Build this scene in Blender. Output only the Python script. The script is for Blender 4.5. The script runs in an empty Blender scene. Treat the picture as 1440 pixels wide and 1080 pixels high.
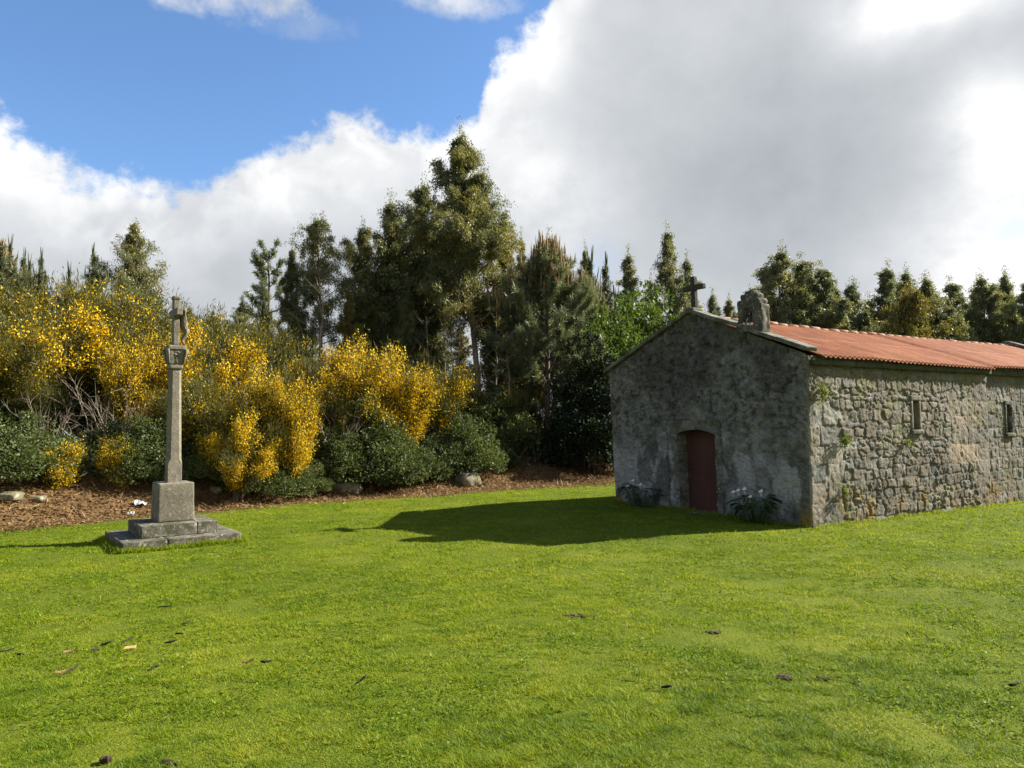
import bpy, math
import numpy as np
from mathutils import Matrix, Vector

SC = bpy.context.scene
COL = SC.collection

# ------------------------------------------------------------------ camera
F_PX, PW, PH = 1050.0, 1440, 1080
CAM_Z = 1.95
PITCH, ROLL = math.radians(3.16), math.radians(-0.5)
CAM_R = Matrix.Rotation(math.pi / 2 + PITCH, 3, 'X') @ Matrix.Rotation(ROLL, 3, 'Z')
cam_d = bpy.data.cameras.new('camera')
cam_d.sensor_width = 36.0
cam_d.lens = F_PX / PW * 36.0
cam_d.clip_start, cam_d.clip_end = 0.1, 9000.0
cam = bpy.data.objects.new('camera', cam_d)
cam.matrix_world = Matrix.Translation((0, 0, CAM_Z)) @ CAM_R.to_4x4()
COL.objects.link(cam)
SC.camera = cam


def ray(px, py):
    return CAM_R @ Vector(((px - PW / 2) / F_PX, -(py - PH / 2) / F_PX, -1.0))


def at(px, py, depth):
    d = ray(px, py)
    k = depth / d.y
    return Vector((d.x * k, depth, CAM_Z + d.z * k))


# ------------------------------------------------------------------ exposure, sun, sky
SC.view_settings.view_transform = 'Standard'
SC.view_settings.look = 'None'
SC.view_settings.gamma = 1.0
EXPO = 1.55
SC.view_settings.exposure = EXPO
EXM = 2.0 ** EXPO
SUN_EL = math.radians(33.0)
SUN_H = Vector((0.949, 0.316)).normalized()
sun_dir = Vector((SUN_H.x * math.cos(SUN_EL), SUN_H.y * math.cos(SUN_EL), math.sin(SUN_EL)))
sd = bpy.data.lights.new('sun', 'SUN')
sd.energy = 5.0
sd.angle = math.radians(0.5)
sd.color = (1.0, 0.95, 0.85)
sun = bpy.data.objects.new('sun', sd)
sun.rotation_euler = sun_dir.to_track_quat('Z', 'Y').to_euler()
sun.location = (20, 5, 30)
COL.objects.link(sun)


class E:
    """one value in a node tree, with arithmetic"""
    nt = None

    def __init__(s, sock): s.s = sock

    @staticmethod
    def m(op, *a, clamp=False):
        n = E.nt.nodes.new('ShaderNodeMath'); n.operation = op; n.use_clamp = clamp
        for i, v in enumerate(a):
            if isinstance(v, E): E.nt.links.new(v.s, n.inputs[i])
            else: n.inputs[i].default_value = float(v)
        return E(n.outputs[0])

    def __add__(s, o): return E.m('ADD', s, o)
    __radd__ = __add__
    def __sub__(s, o): return E.m('SUBTRACT', s, o)
    def __rsub__(s, o): return E.m('SUBTRACT', o, s)
    def __mul__(s, o): return E.m('MULTIPLY', s, o)
    __rmul__ = __mul__
    def __truediv__(s, o): return E.m('DIVIDE', s, o)
    def sat(s): return E.m('MULTIPLY', s, 1.0, clamp=True)
    def step(s, a, b):
        n = E.nt.nodes.new('ShaderNodeMapRange'); n.interpolation_type = 'SMOOTHSTEP'
        E.nt.links.new(s.s, n.inputs[0])
        n.inputs[1].default_value, n.inputs[2].default_value = a, b
        n.inputs[3].default_value, n.inputs[4].default_value = 0, 1
        return E(n.outputs[0])


def e_noise(vec, scale, detail=6, rough=0.55, off=(0, 0, 0), sc=(1, 1, 1), dist=0.0):
    mp = E.nt.nodes.new('ShaderNodeMapping')
    mp.inputs['Location'].default_value = off
    mp.inputs['Scale'].default_value = sc
    E.nt.links.new(vec, mp.inputs[0])
    n = E.nt.nodes.new('ShaderNodeTexNoise')
    n.inputs['Scale'].default_value = scale
    n.inputs['Detail'].default_value = detail
    n.inputs['Roughness'].default_value = rough
    n.inputs['Distortion'].default_value = dist
    E.nt.links.new(mp.outputs[0], n.inputs['Vector'])
    return E(n.outputs[0])


def e_mix(fac, a, b):
    n = E.nt.nodes.new('ShaderNodeMix'); n.data_type = 'RGBA'
    for i, v in ((0, fac), (6, a), (7, b)):
        if isinstance(v, E): E.nt.links.new(v.s, n.inputs[i])
        elif isinstance(v, (tuple, list)): n.inputs[i].default_value = tuple(v) + ((1,) if len(v) == 3 else ())
        else: n.inputs[i].default_value = v
    return E(n.outputs[2])


def build_world():
    w = bpy.data.worlds.new('World')
    SC.world = w
    w.use_nodes = True
    nt = w.node_tree
    E.nt = nt
    bg = nt.nodes['Background']
    sky = nt.nodes.new('ShaderNodeTexSky')
    sky.sky_type = 'NISHITA'
    sky.sun_disc = False
    sky.sun_elevation = SUN_EL
    sky.sun_rotation = math.atan2(SUN_H.x, SUN_H.y)
    sky.air_density, sky.dust_density, sky.ozone_density = 1.0, 0.4, 2.5
    tc = nt.nodes.new('ShaderNodeTexCoord')
    D = tc.outputs['Generated']
    sep = nt.nodes.new('ShaderNodeSeparateXYZ')
    nt.links.new(D, sep.inputs[0])
    x, y, z = E(sep.outputs[0]), E(sep.outputs[1]), E(sep.outputs[2])
    az = E.m('ARCTAN2', x, y)
    el = E.m('ARCSINE', z)
    nbig = e_noise(D, 5.0, 7, 0.56)
    nmid = e_noise(D, 13.0, 8, 0.60, off=(3.1, 1.7, 0.4), sc=(1, 1, 1.4))
    nfin = e_noise(D, 40.0, 5, 0.62, off=(7, 2, 5))
    warp = (nbig - 0.5) * 0.05 + (nmid - 0.5) * 0.10 + (nfin - 0.5) * 0.06
    warp2 = (e_noise(D, 9.0, 6, 0.58, off=(9, 4, 2)) - 0.5) * 0.09

    def ae(px, py):
        d = ray(px, py).normalized()
        return math.atan2(d.x, d.y), math.asin(d.z)
    # the cloud bank's top as an outline over the compass
    prof = [(-420, 60), (-200, 70), (-90, 105), (0, 158), (60, 212), (130, 242), (200, 252), (250, 266), (300, 243), (400, 192),
            (450, 172), (510, 160), (560, 172), (612, 192), (652, 186), (672, 130), (690, 95), (735, 62), (768, 10), (815, -90),
            (880, -330), (960, -560), (1100, -760)]
    cu = nt.nodes.new('ShaderNodeFloatCurve')
    c = cu.mapping.curves[0]
    A0, A1, EM = -3.2, 3.2, 1.6
    pts = [(-3.15, 0.62), (-1.9, 0.42), (-1.2, 0.5)] + [ae(px, py) for px, py in prof] + [(0.9, 1.25), (1.8, 1.3), (2.6, 0.9), (3.15, 0.62)]
    pts = sorted(((a - A0) / (A1 - A0), min(1, e_ / EM)) for a, e_ in pts)
    c.points[0].location, c.points[1].location = pts[0], pts[-1]
    for p in pts[1:-1]:
        c.points.new(*p)
    for p in c.points:
        p.handle_type = 'AUTO_CLAMPED'
    cu.mapping.use_clip = False
    cu.mapping.update()
    u = (az + warp2 * 0.6 - A0) / (A1 - A0)
    nt.links.new(u.s, cu.inputs['Value'])
    top = E(cu.outputs[0]) * EM
    depth_in = top - el + warp                       # how far below the cloud's edge, radians
    dens = depth_in.step(-0.012, 0.024)
    # loose wisps near the top of the view
    for px, py, rx, ry in ((325, -8, 0.13, 0.035), (650, -12, 0.12, 0.032), (430, 35, 0.1, 0.02)):
        a0, e0 = ae(px, py)
        da, de = (az - a0) / rx, (el - e0) / ry
        q = 1.0 - da * da - de * de + (nmid - 0.5) * 2.6 + (nfin - 0.5) * 1.2
        dens = E.m('MAXIMUM', dens, q.step(0.0, 1.4) * (0.85 if py < 0 else 0.25))

    def blob(px, py, rx, ry, noise=0.0):
        a0, e0 = ae(px, py)
        da, de = (az - a0) / rx, (el - e0) / ry
        r2 = da * da + de * de
        g = E.m('POWER', 2.718, r2 * -1.0)
        if noise:
            g = g * (1.0 + (nmid - 0.5) * noise)
        return g
    hole = blob(1424, 326, 0.026, 0.014, 2.0) * 0.28 + blob(842, 372, 0.03, 0.03, 2.0) * 0.25
    dens = (dens - hole).sat()
    # brightness of the cloud itself
    v = 0.675 + (nbig - 0.5) * 0.30 + (nmid - 0.5) * 0.12 + (nfin - 0.5) * 0.05
    edge = 1.0 - depth_in.step(0.01, 0.16)
    puff = e_noise(D, 17.0, 5, 0.5, off=(4, 6, 1), dist=0.6).step(0.36, 0.66)
    v = v + edge * 0.18 + (puff - 0.5) * (edge * 0.18 + 0.015)
    for px, py, rx, ry, k in ((1300, 0, 0.09, 0.035, 0.55), (1440, 185, 0.07, 0.05, 0.5), (1405, 392, 0.10, 0.10, 0.5), (1385, 140, 0.05, 0.04, 0.2),
                              (700, 100, 0.04, 0.05, 0.22), (760, 50, 0.05, 0.06, 0.22), (740, 240, 0.07, 0.07, 0.24), (800, 310, 0.09, 0.08, 0.16), (20, 240, 0.14, 0.09, 0.2),
                              (480, 230, 0.16, 0.07, 0.18), (395, 285, 0.04, 0.02, 0.16), (300, 390, 0.2, 0.08, -0.04), (1000, 180, 0.2, 0.12, -0.05),
                              (1120, 270, 0.14, 0.09, -0.1), (930, 350, 0.12, 0.05, -0.02)):
        v = v + blob(px, py, rx, ry, 1.6) * k
    v = E.m('MINIMUM', E.m('MAXIMUM', v, 0.4), 1.1)
    ccol = e_mix(((v - 0.5) / 0.5).sat(), (0.86, 0.925, 1.0), (0.985, 0.99, 1.0))
    ghost = nt.nodes.new('ShaderNodeVectorMath'); ghost.operation = 'SCALE'
    nt.links.new(ccol.s, ghost.inputs[0])
    nt.links.new((v * (1.0 / (EXM * 0.075))).s, ghost.inputs['Scale'])
    tint = nt.nodes.new('ShaderNodeVectorMath'); tint.operation = 'MULTIPLY'
    nt.links.new(sky.outputs[0], tint.inputs[0])
    tint.inputs[1].default_value = (0.70, 0.84, 0.98)
    mix = e_mix(dens, E(tint.outputs[0]), E(ghost.outputs[0]))
    nt.links.new(mix.s, bg.inputs[0])
    bg.inputs[1].default_value = 0.075
    w.cycles.sampling_method = 'MANUAL'
    w.cycles.sample_map_resolution = 512


build_world()
SC.cycles.max_bounces = 6
SC.cycles.diffuse_bounces = 3
SC.cycles.glossy_bounces = 2
SC.cycles.transmission_bounces = 4
SC.cycles.transparent_max_bounces = 4
SC.cycles.caustics_reflective = False
SC.cycles.caustics_refractive = False


# ------------------------------------------------------------------ numeric helpers
def sm(a, b, x):
    t = np.clip((np.asarray(x, float) - a) / (b - a), 0, 1)
    return t * t * (3 - 2 * t)


def _h(ix, iy, iz, seed):
    n = (ix.astype(np.int64) * 374761393 + iy.astype(np.int64) * 668265263 + iz.astype(np.int64) * 2147483647 + seed * 974634777) & 0xFFFFFFFF
    n = ((n ^ (n >> 13)) * 1274126177) & 0xFFFFFFFF
    n = ((n ^ (n >> 16)) * 2246822519) & 0xFFFFFFFF
    return ((n ^ (n >> 15)) & 0xFFFFFF) / float(0xFFFFFF)


def vnoise(x, y, z=0.0, seed=0):
    x, y, z = np.broadcast_arrays(np.asarray(x, float), np.asarray(y, float), np.asarray(z, float))
    ix, iy, iz = np.floor(x), np.floor(y), np.floor(z)
    fx, fy, fz = x - ix, y - iy, z - iz
    fx, fy, fz = (t * t * (3 - 2 * t) for t in (fx, fy, fz))
    r = 0
    for a in (0, 1):
        for b in (0, 1):
            for c in (0, 1):
                w = (fx if a else 1 - fx) * (fy if b else 1 - fy) * (fz if c else 1 - fz)
                r = r + w * _h(ix + a, iy + b, iz + c, seed)
    return r


def fbm(x, y, z=0.0, oct=4, seed=0, gain=0.5):
    s, amp, tot = 0, 1.0, 0
    for o in range(oct):
        k = 2.0 ** o
        s = s + amp * vnoise(np.asarray(x) * k, np.asarray(y) * k, np.asarray(z) * k, seed + o * 17)
        tot += amp
        amp *= gain
    return s / tot


def norm(v):
    return v / np.maximum(np.linalg.norm(v, axis=-1, keepdims=True), 1e-9)


# ------------------------------------------------------------------ objects
def np_mesh(name, verts, quads=None, tris=None, smooth=False, fattr=None, cattr=None):
    """mesh from arrays; fattr {name: per-vertex float}, cattr {name: per-vertex rgb}"""
    me = bpy.data.meshes.new(name)
    verts = np.asarray(verts, np.float32)
    nq = 0 if quads is None else len(quads)
    ntr = 0 if tris is None else len(tris)
    me.vertices.add(len(verts))
    me.vertices.foreach_set('co', verts.ravel())
    loops = np.concatenate([np.asarray(a, np.int32).ravel() for a in (quads, tris) if a is not None and len(a)])
    me.loops.add(len(loops))
    me.loops.foreach_set('vertex_index', loops)
    tot = np.concatenate([np.full(nq, 4, np.int32), np.full(ntr, 3, np.int32)])
    start = np.concatenate([[0], np.cumsum(tot)[:-1]]).astype(np.int32)
    me.polygons.add(nq + ntr)
    me.polygons.foreach_set('loop_start', start)
    me.polygons.foreach_set('loop_total', tot)
    me.polygons.foreach_set('use_smooth', np.full(nq + ntr, bool(smooth)))
    for k, v in (fattr or {}).items():
        a = me.attributes.new(k, 'FLOAT', 'POINT')
        a.data.foreach_set('value', np.asarray(v, np.float32))
    for k, v in (cattr or {}).items():
        a = me.attributes.new(k, 'FLOAT_COLOR', 'POINT')
        v = np.asarray(v, np.float32)
        a.data.foreach_set('color', np.concatenate([v, np.ones((len(v), 1), np.float32)], 1).ravel())
    me.update(calc_edges=True)
    return me


def link(name, me, mat=None, parent=None, loc=None):
    o = bpy.data.objects.new(name, me)
    COL.objects.link(o)
    if mat is not None:
        if me.users > 1 and len(me.materials):
            me = me.copy(); o.data = me
        me.materials.clear()
        me.materials.append(mat)
    if parent is not None:
        o.parent = parent
    if loc is not None:
        o.location = loc
    return o


def tag(o, label=None, cat=None, group=None, kind=None):
    for k, v in (('label', label), ('category', cat), ('group', group), ('kind', kind)):
        if v:
            o[k] = v
    return o


def thing(name, label, cat, loc=(0, 0, 0), rz=0.0, group=None):
    o = bpy.data.objects.new(name, None)
    COL.objects.link(o)
    o.empty_display_size = 0.2
    o.location = loc
    o.rotation_euler = (0, 0, rz)
    return tag(o, label, cat, group)


def copy_thing(src, loc, rz, scale, label, group=None):
    r = src.copy()
    COL.objects.link(r)
    r.location, r.rotation_euler, r.scale = loc, (0, 0, rz), scale
    r['label'] = label
    if group: r['group'] = group
    for ch in list(src.children):
        c = ch.copy()
        COL.objects.link(c)
        c.parent = r
        for g in list(ch.children):
            d = g.copy()
            COL.objects.link(d)
            d.parent = c
    return r


class MB:
    """collects arrays of vertices and quads into one mesh"""
    def __init__(s): s.v, s.q, s.t, s.n = [], [], [], 0

    def add(s, v, q=None, t=None):
        v = np.asarray(v, float)
        s.v.append(v)
        if q is not None and len(q): s.q.append(np.asarray(q) + s.n)
        if t is not None and len(t): s.t.append(np.asarray(t) + s.n)
        s.n += len(v)
        return s

    def mesh(s, name, smooth=False):
        return np_mesh(name, np.concatenate(s.v), np.concatenate(s.q) if s.q else None, np.concatenate(s.t) if s.t else None, smooth)


def rbox(c, size, r=0.02, n=6, amp=0.0, freq=4.0, rot=0.0, seed=0, taper=1.0, pts_fn=None):
    """a box with rounded edges and an uneven surface -> verts, quads"""
    hs = np.array(size, float) / 2
    g = np.linspace(-1, 1, n + 1)
    g = np.sign(g) * (1 - (1 - np.abs(g)) ** 1.35)
    A, B = np.meshgrid(g, g, indexing='ij')
    vs, qs, k = [], [], 0
    m = n + 1
    idx = np.arange(m * m).reshape(m, m)
    base = np.stack([idx[:-1, :-1], idx[1:, :-1], idx[1:, 1:], idx[:-1, 1:]], -1).reshape(-1, 4)
    for ax in range(3):
        for sg in (-1, 1):
            p = np.zeros((m, m, 3))
            p[..., ax] = sg
            p[..., (ax + 1) % 3] = A
            p[..., (ax + 2) % 3] = B
            vs.append(p.reshape(-1, 3))
            qs.append((base if sg > 0 else base[:, ::-1]) + k)
            k += m * m
    p = np.concatenate(vs) * hs
    q = np.concatenate(qs)
    key = np.round(p / (hs * 1e-4)).astype(np.int64)
    _, first, inv = np.unique(key, axis=0, return_index=True, return_inverse=True)
    p = p[first]
    q = np.asarray(inv).ravel()[q]
    rr = min(r, hs.min() * 0.98)
    inner = np.clip(p, -(hs - rr), hs - rr)
    dv = p - inner
    p = inner + norm(dv) * rr * (np.linalg.norm(dv, axis=1, keepdims=True) > 1e-9)
    nrm = norm(p / hs ** 1.0 * (np.abs(p / hs) ** 3) + 1e-9)
    if taper != 1.0:
        p[:, :2] *= (1 + (taper - 1) * (p[:, 2:3] / hs[2] * 0.5 + 0.5))
    if amp:
        w = p + np.array([seed * 3.7, seed * 1.3, seed * 5.1])
        nn = fbm(w[:, 0] * freq, w[:, 1] * freq, w[:, 2] * freq, 4, seed) - 0.5
        p = p + nrm * (nn * 2 * amp)[:, None]
    if rot:
        cr, sr = math.cos(rot), math.sin(rot)
        p = p @ np.array([[cr, sr, 0], [-sr, cr, 0], [0, 0, 1]])
    return p + np.array(c, float), q


def tube(pts, radii, n=6, cap=True):
    pts = np.asarray(pts, float)
    m = len(pts)
    t = np.zeros_like(pts)
    t[1:-1] = pts[2:] - pts[:-2]
    t[0], t[-1] = pts[1] - pts[0], pts[-1] - pts[-2]
    t = norm(t)
    ref = np.array([0.31, 0.95, 0.05]) if abs(t[:, 2]).mean() > 0.7 else np.array([0, 0, 1.0])
    a = norm(np.cross(t, ref))
    b = np.cross(t, a)
    th = np.linspace(0, 2 * np.pi, n, endpoint=False)
    v = pts[:, None] + (a[:, None] * np.cos(th)[None, :, None] + b[:, None] * np.sin(th)[None, :, None]) * np.asarray(radii, float)[:, None, None]
    idx = np.arange(m * n).reshape(m, n)
    q = np.stack([idx[:-1], np.roll(idx[:-1], -1, 1), np.roll(idx[1:], -1, 1), idx[1:]], -1).reshape(-1, 4)
    v = v.reshape(-1, 3)
    if cap:
        v = np.concatenate([v, pts[:1], pts[-1:]])
        i0, i1 = m * n, m * n + 1
        tr = [(i0, (j + 1) % n, j) for j in range(n)] + [(i1, (m - 1) * n + j, (m - 1) * n + (j + 1) % n) for j in range(n)]
        return v, q, np.array(tr)
    return v, q, None


def leaf_quads(rng, pos, axis, length, width, flat=None, fold=0.0):
    """rhombic leaf faces: pos = stalk end, axis = unit direction"""
    n = len(pos)
    r = rng.normal(size=(n, 3)) if flat is None else flat + rng.normal(size=(n, 3)) * 0.25
    side = norm(np.cross(axis, r))
    L, Wd = np.broadcast_to(length, n)[:, None], np.broadcast_to(width, n)[:, None]
    nor = np.cross(axis, side)
    mid = pos + axis * L * 0.45 + nor * L * fold
    v = np.stack([pos, mid + side * Wd * 0.5, pos + axis * L, mid - side * Wd * 0.5], 1)
    return v.reshape(-1, 3), np.arange(n * 4).reshape(n, 4)


# ------------------------------------------------------------------ materials
def new_mat(name):
    m = bpy.data.materials.new(name)
    m.use_nodes = True
    E.nt = m.node_tree
    p = m.node_tree.nodes['Principled BSDF']
    p.inputs['Specular IOR Level'].default_value = 0.25
    return m, p, m.node_tree


def attr(name, kind='Fac'):
    n = E.nt.nodes.new('ShaderNodeAttribute')
    n.attribute_name = name
    return E(n.outputs[kind])


def obj_coord():
    return E.nt.nodes.new('ShaderNodeTexCoord').outputs['Object']


def geo_pos():
    return E.nt.nodes.new('ShaderNodeNewGeometry').outputs['Position']


def bump(p, h, strength, dist):
    b = E.nt.nodes.new('ShaderNodeBump')
    b.inputs['Strength'].default_value = strength
    b.inputs['Distance'].default_value = dist
    E.nt.links.new(h.s, b.inputs['Height'])
    E.nt.links.new(b.outputs[0], p.inputs['Normal'])


def stone_mat(name, c1, c2, spot=(0.5, 0.5, 0.46), spot_amt=0.5, scale=6.0, bstr=0.6, moss=None, use_col=False, rough=0.92):
    m, p, nt = new_mat(name)
    oc = obj_coord()
    big = e_noise(oc, scale * 0.35, 5, 0.6)
    fin = e_noise(oc, scale * 5, 4, 0.65, off=(3, 1, 7))
    grn = e_noise(oc, scale * 22, 2, 0.6, off=(1, 8, 2))
    c = e_mix(big.step(0.32, 0.68), c1, c2)
    if use_col:
        c = attr('col', 'Color')
    k = 0.40 + fin * 0.95 + (grn - 0.5) * 0.9
    sc = nt.nodes.new('ShaderNodeVectorMath'); sc.operation = 'SCALE'
    nt.links.new(c.s, sc.inputs[0]); nt.links.new(k.s, sc.inputs['Scale'])
    c = E(sc.outputs[0])
    sp = e_noise(oc, scale * 2.2, 5, 0.7, off=(5, 5, 1)).step(0.54, 0.62) * spot_amt
    c = e_mix(sp, c, spot)
    if moss:
        ms = e_noise(oc, scale * 0.9, 5, 0.65, off=(2, 9, 4)).step(0.47, 0.58) * 0.8
        c = e_mix(ms, c, moss)
    nt.links.new(c.s, p.inputs['Base Color'])
    p.inputs['Roughness'].default_value = rough
    bump(p, fin * 0.7 + grn * 0.5, bstr, 0.015)
    return m


def leaf_mat(name, cols, trans=0.35, gloss=0.08, rough=0.45, scale=0.5, amt=0.45, tcol=1.35):
    """cols: three leaf colours, picked by the leaf's own tint and by clump"""
    m, p, nt = new_mat(name)
    oc = obj_coord()
    t = attr('tint') * (1 - amt) + e_noise(oc, scale, 3, 0.6).step(0.3, 0.7) * amt
    oi = nt.nodes.new('ShaderNodeObjectInfo')
    t = (t + (E(oi.outputs['Random']) - 0.5) * 0.14).sat()
    c = e_mix((t * 2).sat(), cols[0], cols[1])
    c = e_mix((t * 2 - 1).sat(), c, cols[2])
    d = nt.nodes.new('ShaderNodeBsdfDiffuse')
    tr = nt.nodes.new('ShaderNodeBsdfTranslucent')
    gl = nt.nodes.new('ShaderNodeBsdfGlossy')
    gl.inputs['Roughness'].default_value = rough
    gl.inputs['Color'].default_value = (0.9, 0.95, 0.9, 1)
    nt.links.new(c.s, d.inputs[0])
    tc = nt.nodes.new('ShaderNodeVectorMath'); tc.operation = 'MULTIPLY'
    nt.links.new(c.s, tc.inputs[0]); tc.inputs[1].default_value = (tcol * 1.05, tcol, tcol * 0.6)
    nt.links.new(tc.outputs[0], tr.inputs[0])
    m1 = nt.nodes.new('ShaderNodeMixShader'); m1.inputs[0].default_value = trans
    nt.links.new(d.outputs[0], m1.inputs[1]); nt.links.new(tr.outputs[0], m1.inputs[2])
    m2 = nt.nodes.new('ShaderNodeMixShader'); m2.inputs[0].default_value = gloss
    nt.links.new(m1.outputs[0], m2.inputs[1]); nt.links.new(gl.outputs[0], m2.inputs[2])
    nt.links.new(m2.outputs[0], nt.nodes['Material Output'].inputs[0])
    return m


def plain_mat(name, c1, c2, scale=8.0, rough=0.8, bstr=0.3, sc=(1, 1, 1)):
    m, p, nt = new_mat(name)
    n = e_noise(obj_coord(), scale, 6, 0.62, sc=sc)
    nt.links.new(e_mix(n.step(0.3, 0.7), c1, c2).s, p.inputs['Base Color'])
    p.inputs['Roughness'].default_value = rough
    if bstr: bump(p, n, bstr, 0.02)
    return m


M = {}
M['granite'] = stone_mat('weathered_granite', (0.150, 0.128, 0.092), (0.235, 0.208, 0.155), (0.33, 0.32, 0.27), 0.40, 5.0, 0.7)
M['granite_dark'] = stone_mat('lichened_granite', (0.075, 0.066, 0.050), (0.17, 0.152, 0.118), (0.42, 0.41, 0.36), 0.75, 7.0, 0.8, moss=(0.055, 0.06, 0.025))
M['coping'] = stone_mat('coping_stone', (0.11, 0.105, 0.085), (0.20, 0.19, 0.16), (0.34, 0.34, 0.30), 0.45, 4.0, 0.7, moss=(0.06, 0.065, 0.03))
M['bellcote'] = stone_mat('bellcote_stone', (0.085, 0.078, 0.058), (0.17, 0.155, 0.12), (0.40, 0.38, 0.33), 0.75, 5.0, 0.9, moss=(0.05, 0.055, 0.03))
M['masonry'] = stone_mat('masonry', (0.2, 0.2, 0.2), (0.2, 0.2, 0.2), (0.36, 0.34, 0.29), 0.22, 6.0, 0.9, use_col=True)
M['render'] = stone_mat('old_lime_render', (0.2, 0.2, 0.2), (0.2, 0.2, 0.2), (0.30, 0.30, 0.28), 0.14, 5.0, 0.8, use_col=True)
M['iron'] = plain_mat('dark_metal', (0.02, 0.02, 0.02), (0.05, 0.045, 0.04), 30, 0.5)
M['rock'] = stone_mat('pale_rock', (0.13, 0.11, 0.07), (0.24, 0.21, 0.14), (0.4, 0.38, 0.3), 0.4, 3.0, 0.8, moss=(0.10, 0.095, 0.04))
M['bark_pale'] = plain_mat('pale_bark', (0.34, 0.29, 0.22), (0.17, 0.13, 0.095), 2.2, 0.85, 0.3, (1, 1, 0.35))
M['bark_euc'] = plain_mat('eucalyptus_bark', (0.21, 0.17, 0.125), (0.10, 0.078, 0.058), 2.5, 0.85, 0.3, (1, 1, 0.3))
M['bark_pine'] = plain_mat('pine_bark', (0.15, 0.105, 0.075), (0.055, 0.04, 0.032), 9, 0.95, 0.8, (1, 1, 0.4))
M['stem'] = plain_mat('shrub_stem', (0.15, 0.12, 0.085), (0.06, 0.05, 0.035), 5, 0.9, 0.3)
M['dead'] = plain_mat('dead_twig', (0.26, 0.21, 0.155), (0.12, 0.095, 0.07), 5, 0.9, 0.3)
M['euc'] = leaf_mat('eucalyptus_leaf', ((0.056, 0.070, 0.029), (0.124, 0.136, 0.048), (0.23, 0.185, 0.034)), 0.42, 0.04, 0.5, 0.7, 0.5)
M['euc_cool'] = leaf_mat('eucalyptus_leaf_grey', ((0.078, 0.092, 0.048), (0.145, 0.158, 0.075), (0.21, 0.19, 0.065)), 0.42, 0.045, 0.5, 0.5, 0.45)
M['euc_gold'] = leaf_mat('eucalyptus_leaf_olive', ((0.05, 0.052, 0.016), (0.12, 0.108, 0.022), (0.22, 0.155, 0.02)), 0.38, 0.04, 0.5, 0.5, 0.45)
M['pine'] = leaf_mat('pine_needle', ((0.062, 0.084, 0.044), (0.130, 0.152, 0.078), (0.20, 0.21, 0.10)), 0.34, 0.05, 0.5, 0.7, 0.3)
M['pine_light'] = leaf_mat('young_pine_needle', ((0.03, 0.046, 0.015), (0.065, 0.085, 0.026), (0.11, 0.12, 0.04)), 0.28, 0.04, 0.5, 0.7, 0.3)
M['candle'] = plain_mat('pine_candle', (0.27, 0.175, 0.075), (0.19, 0.13, 0.06), 6, 0.8, 0)
M['cypress'] = leaf_mat('shade_dark_conifer_leaf', ((0.006, 0.011, 0.005), (0.011, 0.019, 0.007), (0.025, 0.042, 0.012)), 0.10, 0.02, 0.6, 0.9, 0.3)  # leaf colour darkened to stand in for shade from the trees behind
M['lime'] = leaf_mat('fresh_leaf', ((0.030, 0.055, 0.009), (0.065, 0.105, 0.014), (0.14, 0.175, 0.02)), 0.40, 0.03, 0.5, 0.9, 0.45)
M['broom'] = leaf_mat('broom_twig', ((0.036, 0.040, 0.010), (0.088, 0.086, 0.016), (0.165, 0.145, 0.024)), 0.34, 0.02, 0.6, 0.7, 0.4)
M['flower'] = leaf_mat('broom_flower', ((0.52, 0.32, 0.003), (0.68, 0.44, 0.005), (0.76, 0.54, 0.02)), 0.32, 0.015, 0.6, 0.8, 0.3, tcol=1.0)
M['bramble'] = leaf_mat('bramble_leaf', ((0.017, 0.028, 0.009), (0.044, 0.064, 0.018), (0.11, 0.125, 0.036)), 0.26, 0.02, 0.55, 0.9, 0.45)
M['bramble_light'] = leaf_mat('light_undergrowth_leaf', ((0.034, 0.050, 0.015), (0.080, 0.105, 0.030), (0.16, 0.17, 0.055)), 0.30, 0.02, 0.55, 0.9, 0.45)
M['calla'] = leaf_mat('calla_leaf', ((0.02, 0.045, 0.012), (0.035, 0.075, 0.018), (0.06, 0.11, 0.03)), 0.25, 0.10, 0.3, 2, 0.3)
M['fern'] = leaf_mat('wall_fern', ((0.06, 0.09, 0.015), (0.11, 0.14, 0.02), (0.18, 0.17, 0.03)), 0.35, 0.04, 0.5, 2, 0.3)
M['grass'] = leaf_mat('lawn_grass', ((0.070, 0.130, 0.004), (0.190, 0.258, 0.006), (0.345, 0.335, 0.030)), 0.45, 0.015, 0.55, 6.0, 0.15)
M['drygrass'] = leaf_mat('undergrowth_leaf', ((0.022, 0.035, 0.011), (0.05, 0.062, 0.018), (0.11, 0.09, 0.04)), 0.25, 0.04, 0.5, 0.5, 0.4)
M['litter'] = leaf_mat('fallen_leaf', ((0.075, 0.042, 0.018), (0.19, 0.110, 0.044), (0.40, 0.28, 0.13)), 0.10, 0.02, 0.6, 0.6, 0.3)
M['white'] = plain_mat('white_petal', (0.66, 0.66, 0.58), (0.58, 0.59, 0.50), 10, 0.5, 0)
M['plastic'] = plain_mat('crumpled_white_plastic', (0.40, 0.40, 0.39), (0.30, 0.31, 0.31), 20, 0.4, 0.2)
M['twig'] = plain_mat('dark_wet_twig', (0.012, 0.010, 0.008), (0.03, 0.024, 0.018), 20, 0.8, 0.4)
M['barkstrip'] = plain_mat('dry_bark', (0.46, 0.31, 0.13), (0.34, 0.21, 0.085), 20, 0.8, 0.4)
M['soil'] = plain_mat('bare_soil', (0.028, 0.019, 0.011), (0.06, 0.04, 0.022), 20, 0.95, 0.8)

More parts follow.
